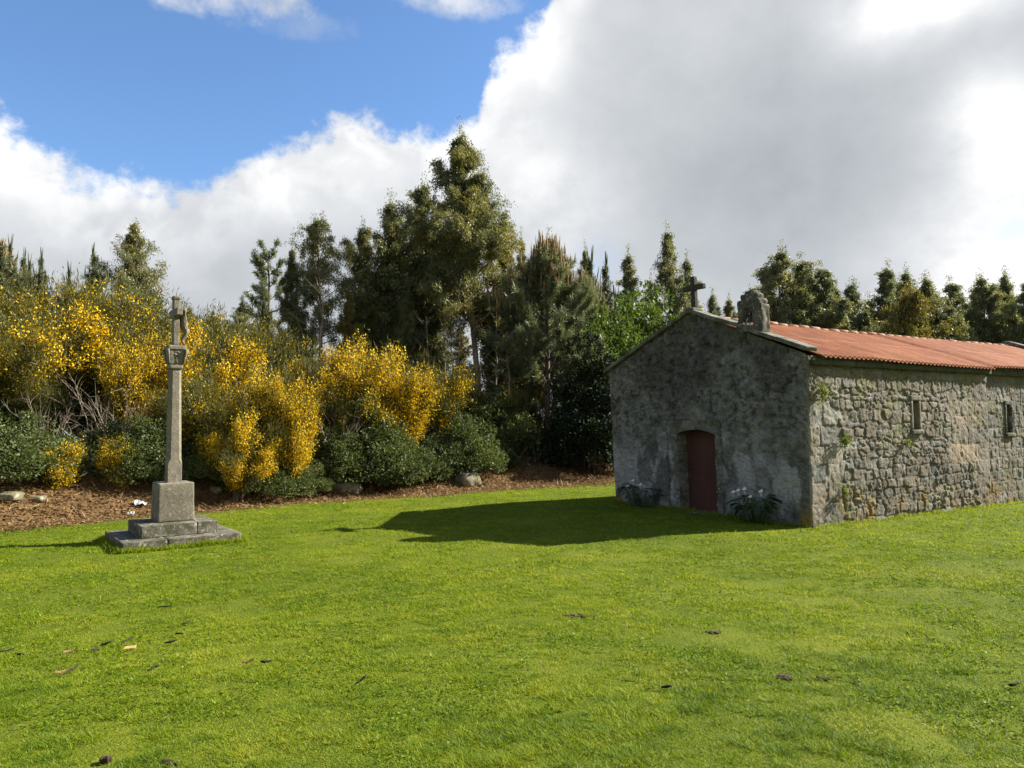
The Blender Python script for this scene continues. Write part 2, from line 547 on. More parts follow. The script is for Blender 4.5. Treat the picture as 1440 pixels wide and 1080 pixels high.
# ------------------------------------------------------------------ terrain
EDGE = np.array([(-120, -20), (-60, -6), (-30, 3), (-14, 10.8), (-10, 14.3), (-6.5, 17.9), (-4.6, 19.7), (-2.4, 21.2), (-0.4, 22.4), (3.3, 24.8), (8, 30), (14, 40), (30, 58), (90, 90), (400, 200)], float)
C0 = np.array([5.53, 14.0])
SV, UV = np.array([0.851, 0.5255]), np.array([-0.5255, 0.851])
CH_W, CH_L = 5.72, 14.0


def bank_d(x, y):
    return (np.asarray(y, float) - np.interp(x, EDGE[:, 0], EDGE[:, 1])) * 0.76


def terrain(x, y):
    x, y = np.asarray(x, float), np.asarray(y, float)
    r = np.hypot(x, y)
    z = 0.25 * (1 - sm(2, 9.5, r))
    z = z + (fbm(x * 0.35, y * 0.35, 0, 3, 5) - 0.5) * 0.10 * sm(1.5, 5, r) * (1 - sm(60, 120, r))
    d = bank_d(x, y)
    A = 1 - sm(-7, 3.5, x) * 0.72
    dd = np.maximum(d - 0.8, 0)
    hill = A * (0.55 * sm(0.2, 2.6, d) + 8.0 * (1 - np.exp(-0.25 * dd / 8.0))) + (1 - A) * 0.35 * sm(0, 3, d)
    hill = hill * (1 - 0.75 * sm(120, 400, r))
    z = z + hill + (fbm(x * 0.9, y * 0.9, 0, 3, 9) - 0.5) * 0.3 * sm(0.3, 2.5, d)
    return z


def tz(x, y):
    return float(terrain(np.array([x]), np.array([y]))[0])


def chapel_local(x, y):
    p = np.stack([np.asarray(x) - C0[0], np.asarray(y) - C0[1]], -1)
    return p @ SV, p @ UV


def build_ground():
    def axis(lo, hi, step, far):
        a = np.arange(lo, hi, step)
        g, s, p = [], step, hi
        while p < far:
            s *= 1.22; p += s; g.append(p)
        g2, s, p = [], step, lo
        while p > -far:
            s *= 1.22; p -= s; g2.append(p)
        return np.concatenate([g2[::-1], a, [hi], g]) if a[-1] < hi - 1e-6 else np.concatenate([g2[::-1], a, g])
    xs, ys = axis(-24, 24, 0.22, 4000), axis(-2, 50, 0.22, 4000)
    X, Y = np.meshgrid(xs, ys, indexing='ij')
    x, y = X.ravel(), Y.ravel()
    z = terrain(x, y)
    nx, ny = len(xs), len(ys)
    i = np.arange(nx * ny).reshape(nx, ny)
    q = np.stack([i[:-1, :-1], i[1:, :-1], i[1:, 1:], i[:-1, 1:]], -1).reshape(-1, 4)
    d = bank_d(x, y)
    me = np_mesh('ground', np.stack([x, y, z], 1), q, smooth=True, fattr={'bank': np.clip(d, -20, 20)})
    m, p, nt = new_mat('meadow_ground')
    pos = geo_pos()
    n1 = e_noise(pos, 0.5, 5, 0.6)
    n2 = e_noise(pos, 6.0, 5, 0.65)
    n3 = e_noise(pos, 60.0, 3, 0.6)
    lawn = e_mix(n1.step(0.35, 0.65), (0.075, 0.105, 0.006), (0.125, 0.148, 0.010))
    lawn = e_mix(n2.step(0.55, 0.72) * 0.6, lawn, (0.15, 0.15, 0.022))
    lawn = e_mix(n3.step(0.5, 0.65) * 0.35, lawn, (0.05, 0.05, 0.014))
    lit = e_mix(n2.step(0.35, 0.65), (0.10, 0.058, 0.026), (0.18, 0.108, 0.048))
    lit = e_mix(n3.step(0.45, 0.6) * 0.5, lit, (0.09, 0.058, 0.03))
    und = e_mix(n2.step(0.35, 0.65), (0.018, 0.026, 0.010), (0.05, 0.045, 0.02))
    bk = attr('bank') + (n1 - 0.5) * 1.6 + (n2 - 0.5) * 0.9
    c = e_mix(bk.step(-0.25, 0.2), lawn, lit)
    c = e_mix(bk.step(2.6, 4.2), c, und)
    nt.links.new(c.s, p.inputs['Base Color'])
    p.inputs['Roughness'].default_value = 0.95
    p.inputs['Specular IOR Level'].default_value = 0.1
    bump(p, n3 * 0.6 + n2 * 0.8, 0.7, 0.05)
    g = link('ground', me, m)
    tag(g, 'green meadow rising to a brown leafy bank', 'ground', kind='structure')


build_ground()

# ------------------------------------------------------------------ the chapel
chapel = thing('stone_chapel', 'small old stone chapel with dark gabled front, red door and orange corrugated roof', 'chapel', (C0[0], C0[1], 0.0), math.atan2(SV[1], SV[0]))


def cells(s, z, seeds, half, seed, warp=0.03, pn=5):
    """blocky stone pattern: nearest and second nearest stone for every grid point (s, z arrays NSxNZ)"""
    ws = s + (fbm(s * 5, z * 5, 0, 3, seed) - 0.5) * 2 * warp
    wz = z + (fbm(s * 5, z * 5, 7.7, 3, seed + 3) - 0.5) * 2 * warp
    f1 = np.full(s.shape, 1e9); f2 = np.full(s.shape, 1e9); idx = np.zeros(s.shape, int)
    order = np.argsort(seeds[:, 0])
    sx = seeds[order, 0]
    for c in range(0, s.shape[0], 16):
        a, b = np.searchsorted(sx, [s[c:c + 16].min() - 1.0, s[c:c + 16].max() + 1.0])
        ids = order[a:b]
        for k in ids:
            ds = np.abs(ws[c:c + 16] - seeds[k, 0]) / half[k, 0]
            dz = np.abs(wz[c:c + 16] - seeds[k, 1]) / half[k, 1]
            d = (ds ** pn + dz ** pn) ** (1 / pn)
            A, B = f1[c:c + 16], f2[c:c + 16]
            near = d < A
            B[...] = np.where(near, A, np.minimum(B, d))
            idx[c:c + 16][near] = k
            A[...] = np.where(near, d, A)
    return f1, f2, idx


def grid_quads(nx, ny, keep=None, flip=False):
    i = np.arange(nx * ny).reshape(nx, ny)
    q = np.stack([i[:-1, :-1], i[1:, :-1], i[1:, 1:], i[:-1, 1:]], -1)
    q = q[keep] if keep is not None else q.reshape(-1, 4)
    return q[:, ::-1] if flip else q


def compact(v, q, *arrs):
    used = np.unique(q)
    remap = np.full(len(v), -1, int)
    remap[used] = np.arange(len(used))
    return (v[used], remap[q]) + tuple(a[used] for a in arrs)


WIN = [(3.52, 1.78, 0.23, 0.62), (7.72, 1.66, 0.24, 0.68)]        # s centre, sill z, width, height
S_BREAK = 6.5
EAVE_Z = 3.22


def build_side_wall():
    rng = np.random.default_rng(11)
    NS, NZ = 700, 176
    s1 = np.linspace(0, CH_L, NS); z1 = np.linspace(-0.2, EAVE_Z, NZ)
    S, Z = np.meshgrid(s1, z1, indexing='ij')
    sd_, hf, kind = [], [], []

    def zone(s, z):
        if s < 1.0 and z < 2.3: return 1
        if 4.75 < s < 6.55 and 0.95 < z < 2.55: return 2
        if 6.0 < s < 6.55: return 2
        if s > 6.55: return 3
        return 0
    row = -0.25
    while row < EAVE_Z + 0.2:                           # rubble
        h = rng.uniform(0.10, 0.24)
        s = -0.2 + rng.uniform(0, 0.2)
        while s < CH_L + 0.3:
            w = rng.uniform(0.12, 0.44)
            cs, cz = s + w / 2 + rng.normal(0, 0.02), row + h / 2 + rng.normal(0, 0.035)
            if zone(cs, cz) == 0:
                sd_.append((cs, cz)); hf.append((w / 2, h / 2 * rng.uniform(0.8, 1.2))); kind.append(0)
            s += w
        row += h
    for zn, hmin, hmax, wmin, wmax in ((1, 0.30, 0.40, 0.36, 0.62), (2, 0.26, 0.36, 0.42, 0.80), (3, 0.19, 0.34, 0.22, 0.48)):
        row = -0.25
        while row < EAVE_Z + 0.2:
            h = rng.uniform(hmin, hmax)
            s = -0.1 if zn == 1 else rng.uniform(-0.2, 0)
            while s < CH_L + 0.3:
                w = rng.uniform(wmin, wmax)
                cs, cz = s + w / 2, row + h / 2 + rng.normal(0, 0.02 if zn == 3 else 0.008)
                if zone(cs, cz) == zn:
                    sd_.append((cs, cz)); hf.append((w / 2, h / 2)); kind.append(zn)
                s += w
            row += h
    sd_.append((1.32, 1.42)); hf.append((0.28, 0.22)); kind.append(1)
    sd_.append((2.9, 0.95)); hf.append((0.3, 0.17)); kind.append(1)
    sd_.append((4.3, 0.5)); hf.append((0.3, 0.2)); kind.append(1)
    sd_, hf, kind = np.array(sd_), np.array(hf), np.array(kind)
    f1, f2, idx = cells(S, Z, sd_, hf, 21, 0.036, 7)
    kd = kind[idx]
    ed = (f2 - f1) * np.minimum(hf[idx, 0], hf[idx, 1])
    plate = sm(0.0, 0.028, ed)
    relief = np.array([0.021, 0.012, 0.009, 0.015])[kd]
    rs = rng.random(len(sd_))
    tl = rng.normal(0, 1, (len(sd_), 2))
    h = plate * relief * (0.55 + 0.75 * rs[idx])
    h += plate * ((S - sd_[idx, 0]) * tl[idx, 0] + (Z - sd_[idx, 1]) * tl[idx, 1]) * np.array([0.035, 0.010, 0.008, 0.018])[kd]
    h += (fbm(S * 9, Z * 9, 0, 4, 4) - 0.5) * 0.036 + (fbm(S * 30, Z * 30, 0, 2, 8) - 0.5) * 0.014
    rag = (fbm(S * 1.6, Z * 1.6, 3, 3, 31) > 0.56) * (kd == 0)
    h += rag * (fbm(S * 14, Z * 14, 1, 3, 6) - 0.55) * 0.06
    back = sm(S_BREAK - 0.015, S_BREAK + 0.015, S) * 0.13
    y = -(h * sm(0, 0.03, S) + 0.012 * sm(0, 0.03, S)) + back
    # stone colours
    base = np.array([[0.178, 0.158, 0.122], [0.198, 0.182, 0.150], [0.225, 0.190, 0.150], [0.174, 0.158, 0.130]])[kd]
    tone = (0.72 + 0.55 * rng.random(len(sd_)))[idx]
    warm = rng.normal(0, 0.05, len(sd_))[idx]
    col = base * tone[..., None] * np.stack([1 + warm, np.ones_like(warm), 1 - warm], -1)
    pink = ((S > 4.75) & (S < 6.0) & (Z > 1.0) & (Z < 1.45))
    col = np.where((pink & (kd == 2))[..., None], np.array([0.30, 0.235, 0.165]) * (0.8 + 0.3 * tone[..., None]), col)
    patch = fbm(S * 1.1, Z * 1.1, 0, 4, 51)
    col *= (0.72 + 0.62 * patch)[..., None]
    joint = (1 - sm(0.002, 0.022, ed)) * np.array([0.65, 0.45, 0.4, 0.5])[kd]
    jc = np.array([0.085, 0.066, 0.043])
    col = col * (1 - joint[..., None]) + jc * joint[..., None]
    li = sm(0.62, 0.70, fbm(S * 4, Z * 4, 5, 4, 61)) * sm(0.3, 1.2, Z) * 0.6 * (0.4 + 0.6 * (kd == 1))
    col = col * (1 - li[..., None]) + np.array([0.36, 0.345, 0.30]) * li[..., None]
    och = sm(0.55, 0.66, fbm(S * 3.2, Z * 3.2, 2, 4, 71)) * (1 - sm(0.2, 0.95, Z)) * 0.75
    col = col * (1 - och[..., None]) + np.array([0.22, 0.15, 0.035]) * och[..., None]
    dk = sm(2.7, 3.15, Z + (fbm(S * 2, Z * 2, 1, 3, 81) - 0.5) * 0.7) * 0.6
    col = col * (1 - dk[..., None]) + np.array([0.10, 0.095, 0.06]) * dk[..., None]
    gr = sm(0.60, 0.68, fbm(S * 2.6, Z * 2.6, 8, 4, 91)) * 0.5
    col = col * (1 - gr[..., None]) + np.array([0.15, 0.145, 0.05]) * gr[..., None]
    scm = (S[:-1, :-1] + S[1:, 1:]) / 2; zcm = (Z[:-1, :-1] + Z[1:, 1:]) / 2
    keep = np.ones(scm.shape, bool)
    for sc_, z0, w, hh in WIN:
        keep &= ~((np.abs(scm - sc_) < w / 2 + 0.01) & (zcm > z0 - 0.01) & (zcm < z0 + hh + 0.01))
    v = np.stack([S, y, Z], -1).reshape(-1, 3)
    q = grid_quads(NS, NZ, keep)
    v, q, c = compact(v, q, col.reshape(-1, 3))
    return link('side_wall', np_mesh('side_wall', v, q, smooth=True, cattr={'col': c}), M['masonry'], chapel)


def lean(v):
    v = np.asarray(v, float)
    out = v.copy()
    out[..., 1] = v[..., 1] + v[..., 1] / CH_W * 0.20 * (v[..., 2] / 3.3 - 0.5)
    return out


def gable_z(u):
    return 3.25 + 1.17 * (1 - np.abs(u - CH_W / 2) / (CH_W / 2))


D0, D1, D_SPRING, D_RISE = 2.29, 3.43, 1.72, 0.10


def door_top(u):
    t = (u - (D0 + D1) / 2) / ((D1 - D0) / 2)
    return D_SPRING + D_RISE * (1 - t * t)


def build_facade():
    rng = np.random.default_rng(5)
    NU, NV = 330, 250
    u1 = np.linspace(0, CH_W, NU); v1 = np.linspace(0, 1, NV)
    U, V = np.meshgrid(u1, v1, indexing='ij')
    Z = -0.2 + V * (gable_z(U) + 0.2)
    sd_, hf = [], []
    row = -0.2
    while row < 4.6:
        h = rng.uniform(0.14, 0.24); s = -rng.uniform(0, 0.3)
        while s < CH_W + 0.2:
            w = rng.uniform(0.2, 0.5)
            sd_.append((s + w / 2, row + h / 2 + rng.normal(0, 0.03))); hf.append((w / 2, h / 2)); s += w
        row += h
    sd_, hf = np.array(sd_), np.array(hf)
    f1, f2, idx = cells(U, Z, sd_, hf, 33, 0.06)
    ed = (f2 - f1) * np.minimum(hf[idx, 0], hf[idx, 1])
    bare = sm(0.44, 0.62, fbm(U * 1.3, Z * 1.3, 0, 4, 12)) * sm(0.6, 2.4, Z)
    h = sm(0, 0.05, ed) * 0.010 * (0.2 + 0.8 * bare)
    h += (fbm(U * 7, Z * 9, 0, 4, 3) - 0.5) * 0.07 + (fbm(U * 24, Z * 30, 2, 3, 14) - 0.5) * 0.045
    crev = sm(0.60, 0.70, fbm(U * 8, Z * 9.5, 4, 4, 15)) * (0.3 + 0.7 * sm(0.9, 2.6, Z))
    h -= crev * 0.022
    edge = sm(0, 0.04, U) * sm(0, 0.04, CH_W - U)
    x = -(h * edge + 0.01 * edge)
    # colour of the old render: sooty above, pale lime patches below
    dark = np.array([0.072, 0.070, 0.061]); mid = np.array([0.135, 0.132, 0.116]); pale = np.array([0.345, 0.343, 0.325])
    t = fbm(U * 1.2, Z * 1.0, 0, 5, 41)
    col = dark + (mid - dark) * sm(0.36, 0.64, t)[..., None]
    zz = Z + (fbm(U * 1.4, Z * 1.4, 6, 3, 42) - 0.5) * 1.3
    lowm = 1 - sm(1.2, 2.0, zz)
    lime = sm(0.44, 0.58, fbm(U * 2.6, Z * 1.2, 3, 5, 43)) * lowm * 0.8 + lowm * 0.10
    lime = lime * (1 - 0.8 * (1 - sm(0.05, 0.75, zz)) * (U < 2.2)) * (1 - 0.35 * (1 - sm(0.0, 0.3, Z)))
    for lu, lz, ru, rz, k in ((2.05, 1.62, 0.13, 0.15, 0.8), (1.5, 1.55, 0.09, 0.1, 0.7), (1.05, 1.15, 0.35, 0.22, 0.45), (1.3, 0.95, 0.06, 0.35, 0.4), (5.3, 1.2, 0.4, 0.5, 0.35), (4.4, 0.9, 0.55, 0.4, 0.35)):
        g = np.exp(-(((U - lu) / ru) ** 2 + ((Z - lz) / rz) ** 2) * 1.0) * k * (0.5 + fbm(U * 8, Z * 8, 1, 3, 44))
        lime = np.maximum(lime, np.clip(g, 0, 0.85))
    mot = fbm(U * 10, Z * 12, 1, 4, 49)
    col *= (0.25 + 1.5 * mot)[..., None] * np.array([1.0, 1.0, 0.97]) * 1.2
    strk = fbm(U * 9, Z * 0.9, 3, 4, 47)
    col *= (0.78 + 0.44 * strk)[..., None]
    col = col * (1 - lime[..., None]) + pale * (0.8 + 0.4 * fbm(U * 7, Z * 4, 2, 3, 45))[..., None] * lime[..., None]
    col *= (1 - 0.5 * crev)[..., None]
    jn = (1 - sm(0.003, 0.02, ed)) * bare * 0.45
    col *= (1 - jn)[..., None]
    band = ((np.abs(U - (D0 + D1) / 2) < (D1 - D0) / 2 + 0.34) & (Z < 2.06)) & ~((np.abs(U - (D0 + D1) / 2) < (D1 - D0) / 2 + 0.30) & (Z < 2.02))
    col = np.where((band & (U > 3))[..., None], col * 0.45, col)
    grn = sm(0.5, 0.62, fbm(U * 2, Z * 2, 9, 4, 46)) * (sm(2.9, 3.6, Z) * 0.45 + 0.55 * (1 - sm(0, 0.35, Z)))
    col = col * (1 - grn[..., None]) + np.array([0.075, 0.08, 0.035]) * grn[..., None]
    och = (1 - sm(0.10, 0.62, Z + 0.25 * fbm(U * 5, Z * 5, 0, 3, 48))) * np.maximum(1 - sm(0.12, 0.34, U), 1 - sm(0.10, 0.34, CH_W - U)) * 0.9
    col = col * (1 - och[..., None]) + np.array([0.30, 0.19, 0.03]) * och[..., None]
    cu, cz = (U[:-1, :-1] + U[1:, 1:]) / 2, (Z[:-1, :-1] + Z[1:, 1:]) / 2
    keep = ~((cu > D0) & (cu < D1) & (cz < door_top(cu)))
    v = lean(np.stack([x, U, Z], -1).reshape(-1, 3))
    q = grid_quads(NU, NV, keep, flip=True)
    v, q, c = compact(v, q, col.reshape(-1, 3))
    me = np_mesh('front_wall', v, q, smooth=True, cattr={'col': c})
    return link('front_wall', me, M['render'], chapel)


def build_chapel():
    rng = np.random.default_rng(3)
    build_side_wall()
    build_facade()
    # rear walls (north side and far gable)
    b = MB()
    n = 40
    xs = np.linspace(0, CH_L, n)
    v = np.concatenate([np.stack([xs, np.full(n, CH_W), np.full(n, -0.2)], 1), np.stack([xs, np.full(n, CH_W), np.full(n, 3.24)], 1)])
    v[:, 1] = lean(v)[:, 1]
    b.add(v, [(i + 1, i, n + i, n + i + 1) for i in range(n - 1)])
    us = np.linspace(0.13, CH_W, 21)
    v = np.concatenate([np.stack([np.full(21, CH_L), us, np.full(21, -0.2)], 1), np.stack([np.full(21, CH_L), us, gable_z(us)], 1)])
    b.add(v, [(i, i + 1, 22 + i, 21 + i) for i in range(20)])
    link('rear_wall', b.mesh('rear_wall'), M['granite_dark'], chapel)
    # door surround: jambs and a shallow arched head, as deep as the reveal
    b = MB()
    for u in (D0, D1):
        sg = -1 if u == D0 else 1
        zc = [-0.1, 0.42, 0.86, 1.32, D_SPRING + 0.03]
        for k in range(4):
            p, q = rbox((0.145, u + sg * 0.085, (zc[k] + zc[k + 1]) / 2), (0.35, 0.172, zc[k + 1] - zc[k] - 0.006), 0.015, 6, 0.008, 6, 0, 40 + k + (9 if sg > 0 else 0))
            b.add(lean(p), q)
    nu = 17
    uu = np.linspace(D0 - 0.17, D1 + 0.17, nu)
    zl = np.where((uu < D0) | (uu > D1), D_SPRING + 0.034, door_top(np.clip(uu, D0, D1)))
    zu = 1.98 + 0.05 * (1 - ((uu - 2.86) / 0.75) ** 2)
    rows = [np.stack([np.full(nu, xx), uu, zz], 1) for xx, zz in ((-0.034, zl), (-0.034, zu), (0.32, zu), (0.32, zl))]
    v = lean(np.concatenate(rows))
    q = [(a * nu + i, a * nu + i + 1, ((a + 1) % 4) * nu + i + 1, ((a + 1) % 4) * nu + i) for a in range(4) for i in range(nu - 1)]
    b.add(v, q)
    link('door_surround', b.mesh('door_surround', False), M['coping'], chapel)
    # door: planked leaf, recessed
    b = MB()
    nb = 7
    wd = (D1 - D0) / nb
    for k in range(nb):
        u0, u1 = D0 + k * wd + 0.0012, D0 + (k + 1) * wd - 0.0012
        t0, t1 = door_top(u0), door_top(u1)
        xo = 0.285 + rng.normal(0, 0.0015)
        z0 = -0.06
        v = lean(np.array([[xo, u0, z0], [xo, u1, z0], [xo, u1, t1], [xo, u0, t0], [xo + 0.05, u0, z0], [xo + 0.05, u1, z0], [xo + 0.05, u1, t1], [xo + 0.05, u0, t0]]))
        b.add(v, [(1, 0, 3, 2), (0, 4, 7, 3), (5, 1, 2, 6), (4, 5, 6, 7), (3, 7, 6, 2)])
    p, q = rbox((0.279, 2.86, 0.87), (0.022, 1.10, 0.035), 0.004, 3)
    b.add(lean(p), q)
    m, p, nt = new_mat('oxide_red_paint')
    oc = obj_coord()
    n = e_noise(oc, 2.5, 5, 0.6, sc=(1, 1, 0.4))
    n2 = e_noise(oc, 30, 4, 0.6, sc=(1, 1, 0.15))
    c = e_mix(n.step(0.3, 0.7), (0.062, 0.024, 0.019), (0.086, 0.034, 0.027))
    c = e_mix(n2.step(0.55, 0.75) * 0.5, c, (0.12, 0.055, 0.045))
    nt.links.new(c.s, p.inputs['Base Color'])
    p.inputs['Roughness'].default_value = 0.6
    bump(p, n2, 0.3, 0.004)
    door = link('door', b.mesh('door'), m, chapel)
    v, q, t = tube([(0.27, 3.30, 0.93), (0.235, 3.30, 0.93), (0.235, 3.30, 1.03), (0.27, 3.30, 1.03)], [0.011] * 4, 8)
    link('handle', MB().add(lean(v), q, t).mesh('handle', True), M['iron'], door)
    # threshold slab
    p, q = rbox((0.1, 2.86, -0.02), (0.55, 1.3, 0.10), 0.02, 8, 0.012, 3, 0, 7)
    link('threshold', MB().add(p, q).mesh('threshold', True), M['granite_dark'], chapel)
    # gable coping: rough slabs up each slope
    b = MB()

    def slab(u0, z0, u1, z1, seed):
        L = math.hypot(u1 - u0, z1 - z0)
        p, q = rbox((0, 0, 0), (0.37, L - 0.012, 0.085), 0.022, 10, 0.014, 3.0, 0, seed)
        a = math.atan2(z1 - z0, u1 - u0)
        yy, zz = p[:, 1].copy(), p[:, 2].copy()
        p[:, 1] = (u0 + u1) / 2 + yy * math.cos(a) - zz * math.sin(a)
        p[:, 2] = (z0 + z1) / 2 + yy * math.sin(a) + zz * math.cos(a)
        p[:, 0] += 0.095
        b.add(lean(p), q)
    cuts = [0, 0.24, 0.5, 0.78, 1.0]
    for e0, ez, sd0 in ((-0.07, 3.335, 60), (CH_W + 0.14, 3.29, 70)):
        for k in range(4):
            f0, f1_ = cuts[k], cuts[k + 1]
            slab(e0 + (2.86 - e0) * f0, ez + (4.46 - ez) * f0 + rng.normal(0, 0.008), e0 + (2.86 - e0) * f1_, ez + (4.46 - ez) * f1_, sd0 + k)
    p, q = rbox((0.095, 2.86, 4.455), (0.37, 0.28, 0.12), 0.04, 8, 0.012, 4, 0, 80)
    b.add(lean(p), q)
    link('gable_coping', b.mesh('gable_coping', True), M['coping'], chapel)
    # plain latin cross on the apex
    b = MB()
    for c, sz in (((0.10, 2.82, 4.86), (0.105, 0.115, 0.74)), ((0.10, 2.82, 4.98), (0.104, 0.60, 0.115))):
        p, q = rbox(c, sz, 0.012, 8, 0.006, 8, 0, 3)
        b.add(lean(p), q)
    link('gable_cross', b.mesh('gable_cross', True), stone_mat('dark_mossy_stone', (0.035, 0.033, 0.027), (0.065, 0.060, 0.048), (0.16, 0.155, 0.13), 0.35, 7.0, 0.8), chapel)
    # bellcote
    b = MB()
    for c, sz, r, sd0 in (((0.17, 1.60, 4.10), (0.36, 0.20, 0.52), 0.05, 1), ((0.17, 1.04, 4.06), (0.36, 0.30, 0.62), 0.06, 2), ((0.17, 1.33, 4.40), (0.36, 0.72, 0.20), 0.06, 3),
                          ((0.17, 1.33, 4.53), (0.33, 0.54, 0.18), 0.08, 4), ((0.17, 1.33, 4.62), (0.28, 0.30, 0.13), 0.06, 5), ((0.17, 1.36, 3.88), (0.37, 0.75, 0.13), 0.03, 6),
                          ((0.17, 1.22, 4.29), (0.32, 0.20, 0.12), 0.05, 8), ((0.17, 1.50, 4.27), (0.32, 0.14, 0.14), 0.05, 9)):
        c = (c[0] - 0.05, 1.33 + (c[1] - 1.33) * 0.76, 3.84 + (c[2] - 3.84) * 0.96)
        p, q = rbox(c, (sz[0] * 0.78, sz[1] * 0.78, sz[2]), r * 0.6, 14, 0.032, 9, 0, sd0 + 90)
        b.add(p, q)
    link('bellcote', b.mesh('bellcote', True), M['bellcote'], chapel)
    # corrugated roof
    xs = np.arange(0.26, CH_L - 0.08, 0.0185)
    nxr = len(xs)
    m, p, nt = new_mat('red_corrugated_sheet')
    oc = obj_coord()
    big = e_noise(oc, 0.9, 5, 0.6)
    st = e_noise(oc, 3.5, 5, 0.65, sc=(2.2, 0.18, 0.18), off=(3, 0, 0))
    fin = e_noise(oc, 22, 4, 0.6)
    c = e_mix(big.step(0.3, 0.7), (0.36, 0.118, 0.042), (0.46, 0.178, 0.072))
    c = e_mix(st.step(0.42, 0.64) * 0.75, c, (0.23, 0.075, 0.038))
    c = e_mix(fin.step(0.55, 0.75) * 0.35, c, (0.55, 0.25, 0.15))
    c = e_mix(e_noise(oc, 1.7, 6, 0.7, off=(8, 8, 8)).step(0.52, 0.70) * 0.6, c, (0.19, 0.10, 0.055))
    c = e_mix(e_noise(oc, 5.0, 6, 0.7, off=(1, 4, 8)).step(0.58, 0.68) * 0.45, c, (0.50, 0.30, 0.20))
    nt.links.new(c.s, p.inputs['Base Color'])
    p.inputs['Roughness'].default_value = 0.75
    bump(p, fin, 0.3, 0.01)
    roof_mat = m
    b = MB()
    per = 0.148
    rz_, ez_ = 4.33, 3.205
    for side in (0, 1):
        nt_ = 26
        tt = np.linspace(0, 1, nt_)
        X, T = np.meshgrid(xs, tt, indexing='ij')
        over = np.where(X < S_BREAK + 0.12, 0.17, 0.07)
        ye = -over
        Y = CH_W / 2 + (ye - CH_W / 2) * T
        sag = 0.035 * np.sin(np.pi * np.clip((X - 0.4) / 13, 0, 1)) * (1 - 0.3 * T) + (fbm(X * 0.5, T * 2, side, 3, 7) - 0.5) * 0.035
        lap = 0.018 * (((T * 2.0) % 1.0)) - 0.018 * (T > 0.5)
        slope = (rz_ - ez_) / (CH_W / 2 + 0.17)
        Zr = rz_ - (CH_W / 2 - Y) * slope - sag + 0.022 * np.cos(X / per * 2 * np.pi) - lap * 0.5 + 0.02 * sm(S_BREAK, S_BREAK + 0.4, X)
        if side:
            Y = CH_W - Y
        v = np.stack([X, Y, Zr], -1).reshape(-1, 3)
        q = grid_quads(nxr, nt_, None, flip=(side == 0))
        b.add(v, q)
        v2 = v.copy(); v2[:, 2] -= 0.018                     # underside gives the sheet its thickness
        b.add(v2, q[:, ::-1])
        i0 = (np.arange(nxr) * nt_ + nt_ - 1)
        N0 = len(v)
        eq = np.stack([i0[:-1], i0[1:], i0[1:] + N0, i0[:-1] + N0], 1)
        vv = np.concatenate([v, v2])
        used = np.unique(eq); rm = np.full(len(vv), -1); rm[used] = np.arange(len(used))
        b.add(vv[used], rm[eq])
    roof = link('roof', b.mesh('roof', True), roof_mat, chapel)
    # ridge tiles
    b = MB()
    x = 0.29
    while x < CH_L - 0.3:
        L = 0.43
        th = np.linspace(-0.15, np.pi + 0.15, 9)
        r0 = 0.105 + rng.normal(0, 0.004); dz = rng.normal(0, 0.008) - 0.035 * math.sin(math.pi * (x - 0.4) / 13) + 4.315
        v = np.concatenate([np.stack([np.full(9, xx), 2.86 + np.cos(th) * rr, dz + np.sin(th) * rr * 0.62], 1) for xx, rr in ((x, r0), (x + L, r0 * 0.9), (x, r0 - 0.014), (x + L, r0 * 0.9 - 0.014))])
        q = [(i, i + 1, 10 + i, 9 + i) for i in range(8)] + [(18 + i + 1, 18 + i, 27 + i, 27 + i + 1) for i in range(8)] + [(i + 1, i, 18 + i, 18 + i + 1) for i in range(8)]
        b.add(v, q)
        x += L - 0.03
    link('ridge_cap', b.mesh('ridge_cap', True), plain_mat('pale_ridge_tile', (0.52, 0.33, 0.22), (0.42, 0.20, 0.11), 4, 0.85, 0.4), roof)
    # mossy eaves course under the sheets, its stone colour also darkened for the shadow
    b = MB()
    s = 0.06
    k = 0
    while s < CH_L - 0.1:
        w = min(rng.uniform(0.5, 0.95), CH_L - s)
        off = 0.13 if s + w / 2 > S_BREAK else 0
        p, q = rbox((s + w / 2, -0.02 + off, 3.09), (w - 0.004, 0.18, 0.11), 0.02, 6, 0.012, 5, 0, 200 + k)
        b.add(p, q); s += w; k += 1
    link('eaves_course', b.mesh('eaves_course', True), stone_mat('mossy_shaded_eaves_stone', (0.045, 0.042, 0.028), (0.085, 0.08, 0.055), (0.16, 0.155, 0.12), 0.4, 6.0, 0.8, moss=(0.045, 0.05, 0.018)), chapel)
    # slit windows
    for i, (sc_, z0, w, hh) in enumerate(WIN):
        off = 0.13 if i else 0.0
        b = MB()
        for c, sz in (((sc_ - w / 2 - 0.03, 0.06 + off, z0 + hh / 2), (0.07, 0.22, hh)), ((sc_ + w / 2 + 0.03, 0.06 + off, z0 + hh / 2), (0.07, 0.22, hh)), ((sc_, 0.055 + off, z0 + hh + 0.05), (w + 0.17, 0.22, 0.11))):
            p, q = rbox(c, sz, 0.018, 6, 0.008, 6, 0, 300 + i)
            b.add(p, q)
        wn = link('window', b.mesh('window', True), M['granite'] if i == 0 else M['granite_dark'], chapel)
        p, q = rbox((sc_, 0.035 + off, z0 - 0.05), (w + 0.2, 0.24, 0.10), 0.025, 6, 0.01, 6, 0, 310 + i)
        link('sill', MB().add(p, q).mesh('sill', True), M['coping'] if i == 0 else M['granite_dark'], wn)
        v = np.array([[sc_ - w / 2 - 0.02, 0.10 + off, z0 - 0.02], [sc_ + w / 2 + 0.02, 0.10 + off, z0 - 0.02], [sc_ + w / 2 + 0.02, 0.10 + off, z0 + hh + 0.02], [sc_ - w / 2 - 0.02, 0.10 + off, z0 + hh + 0.02]])
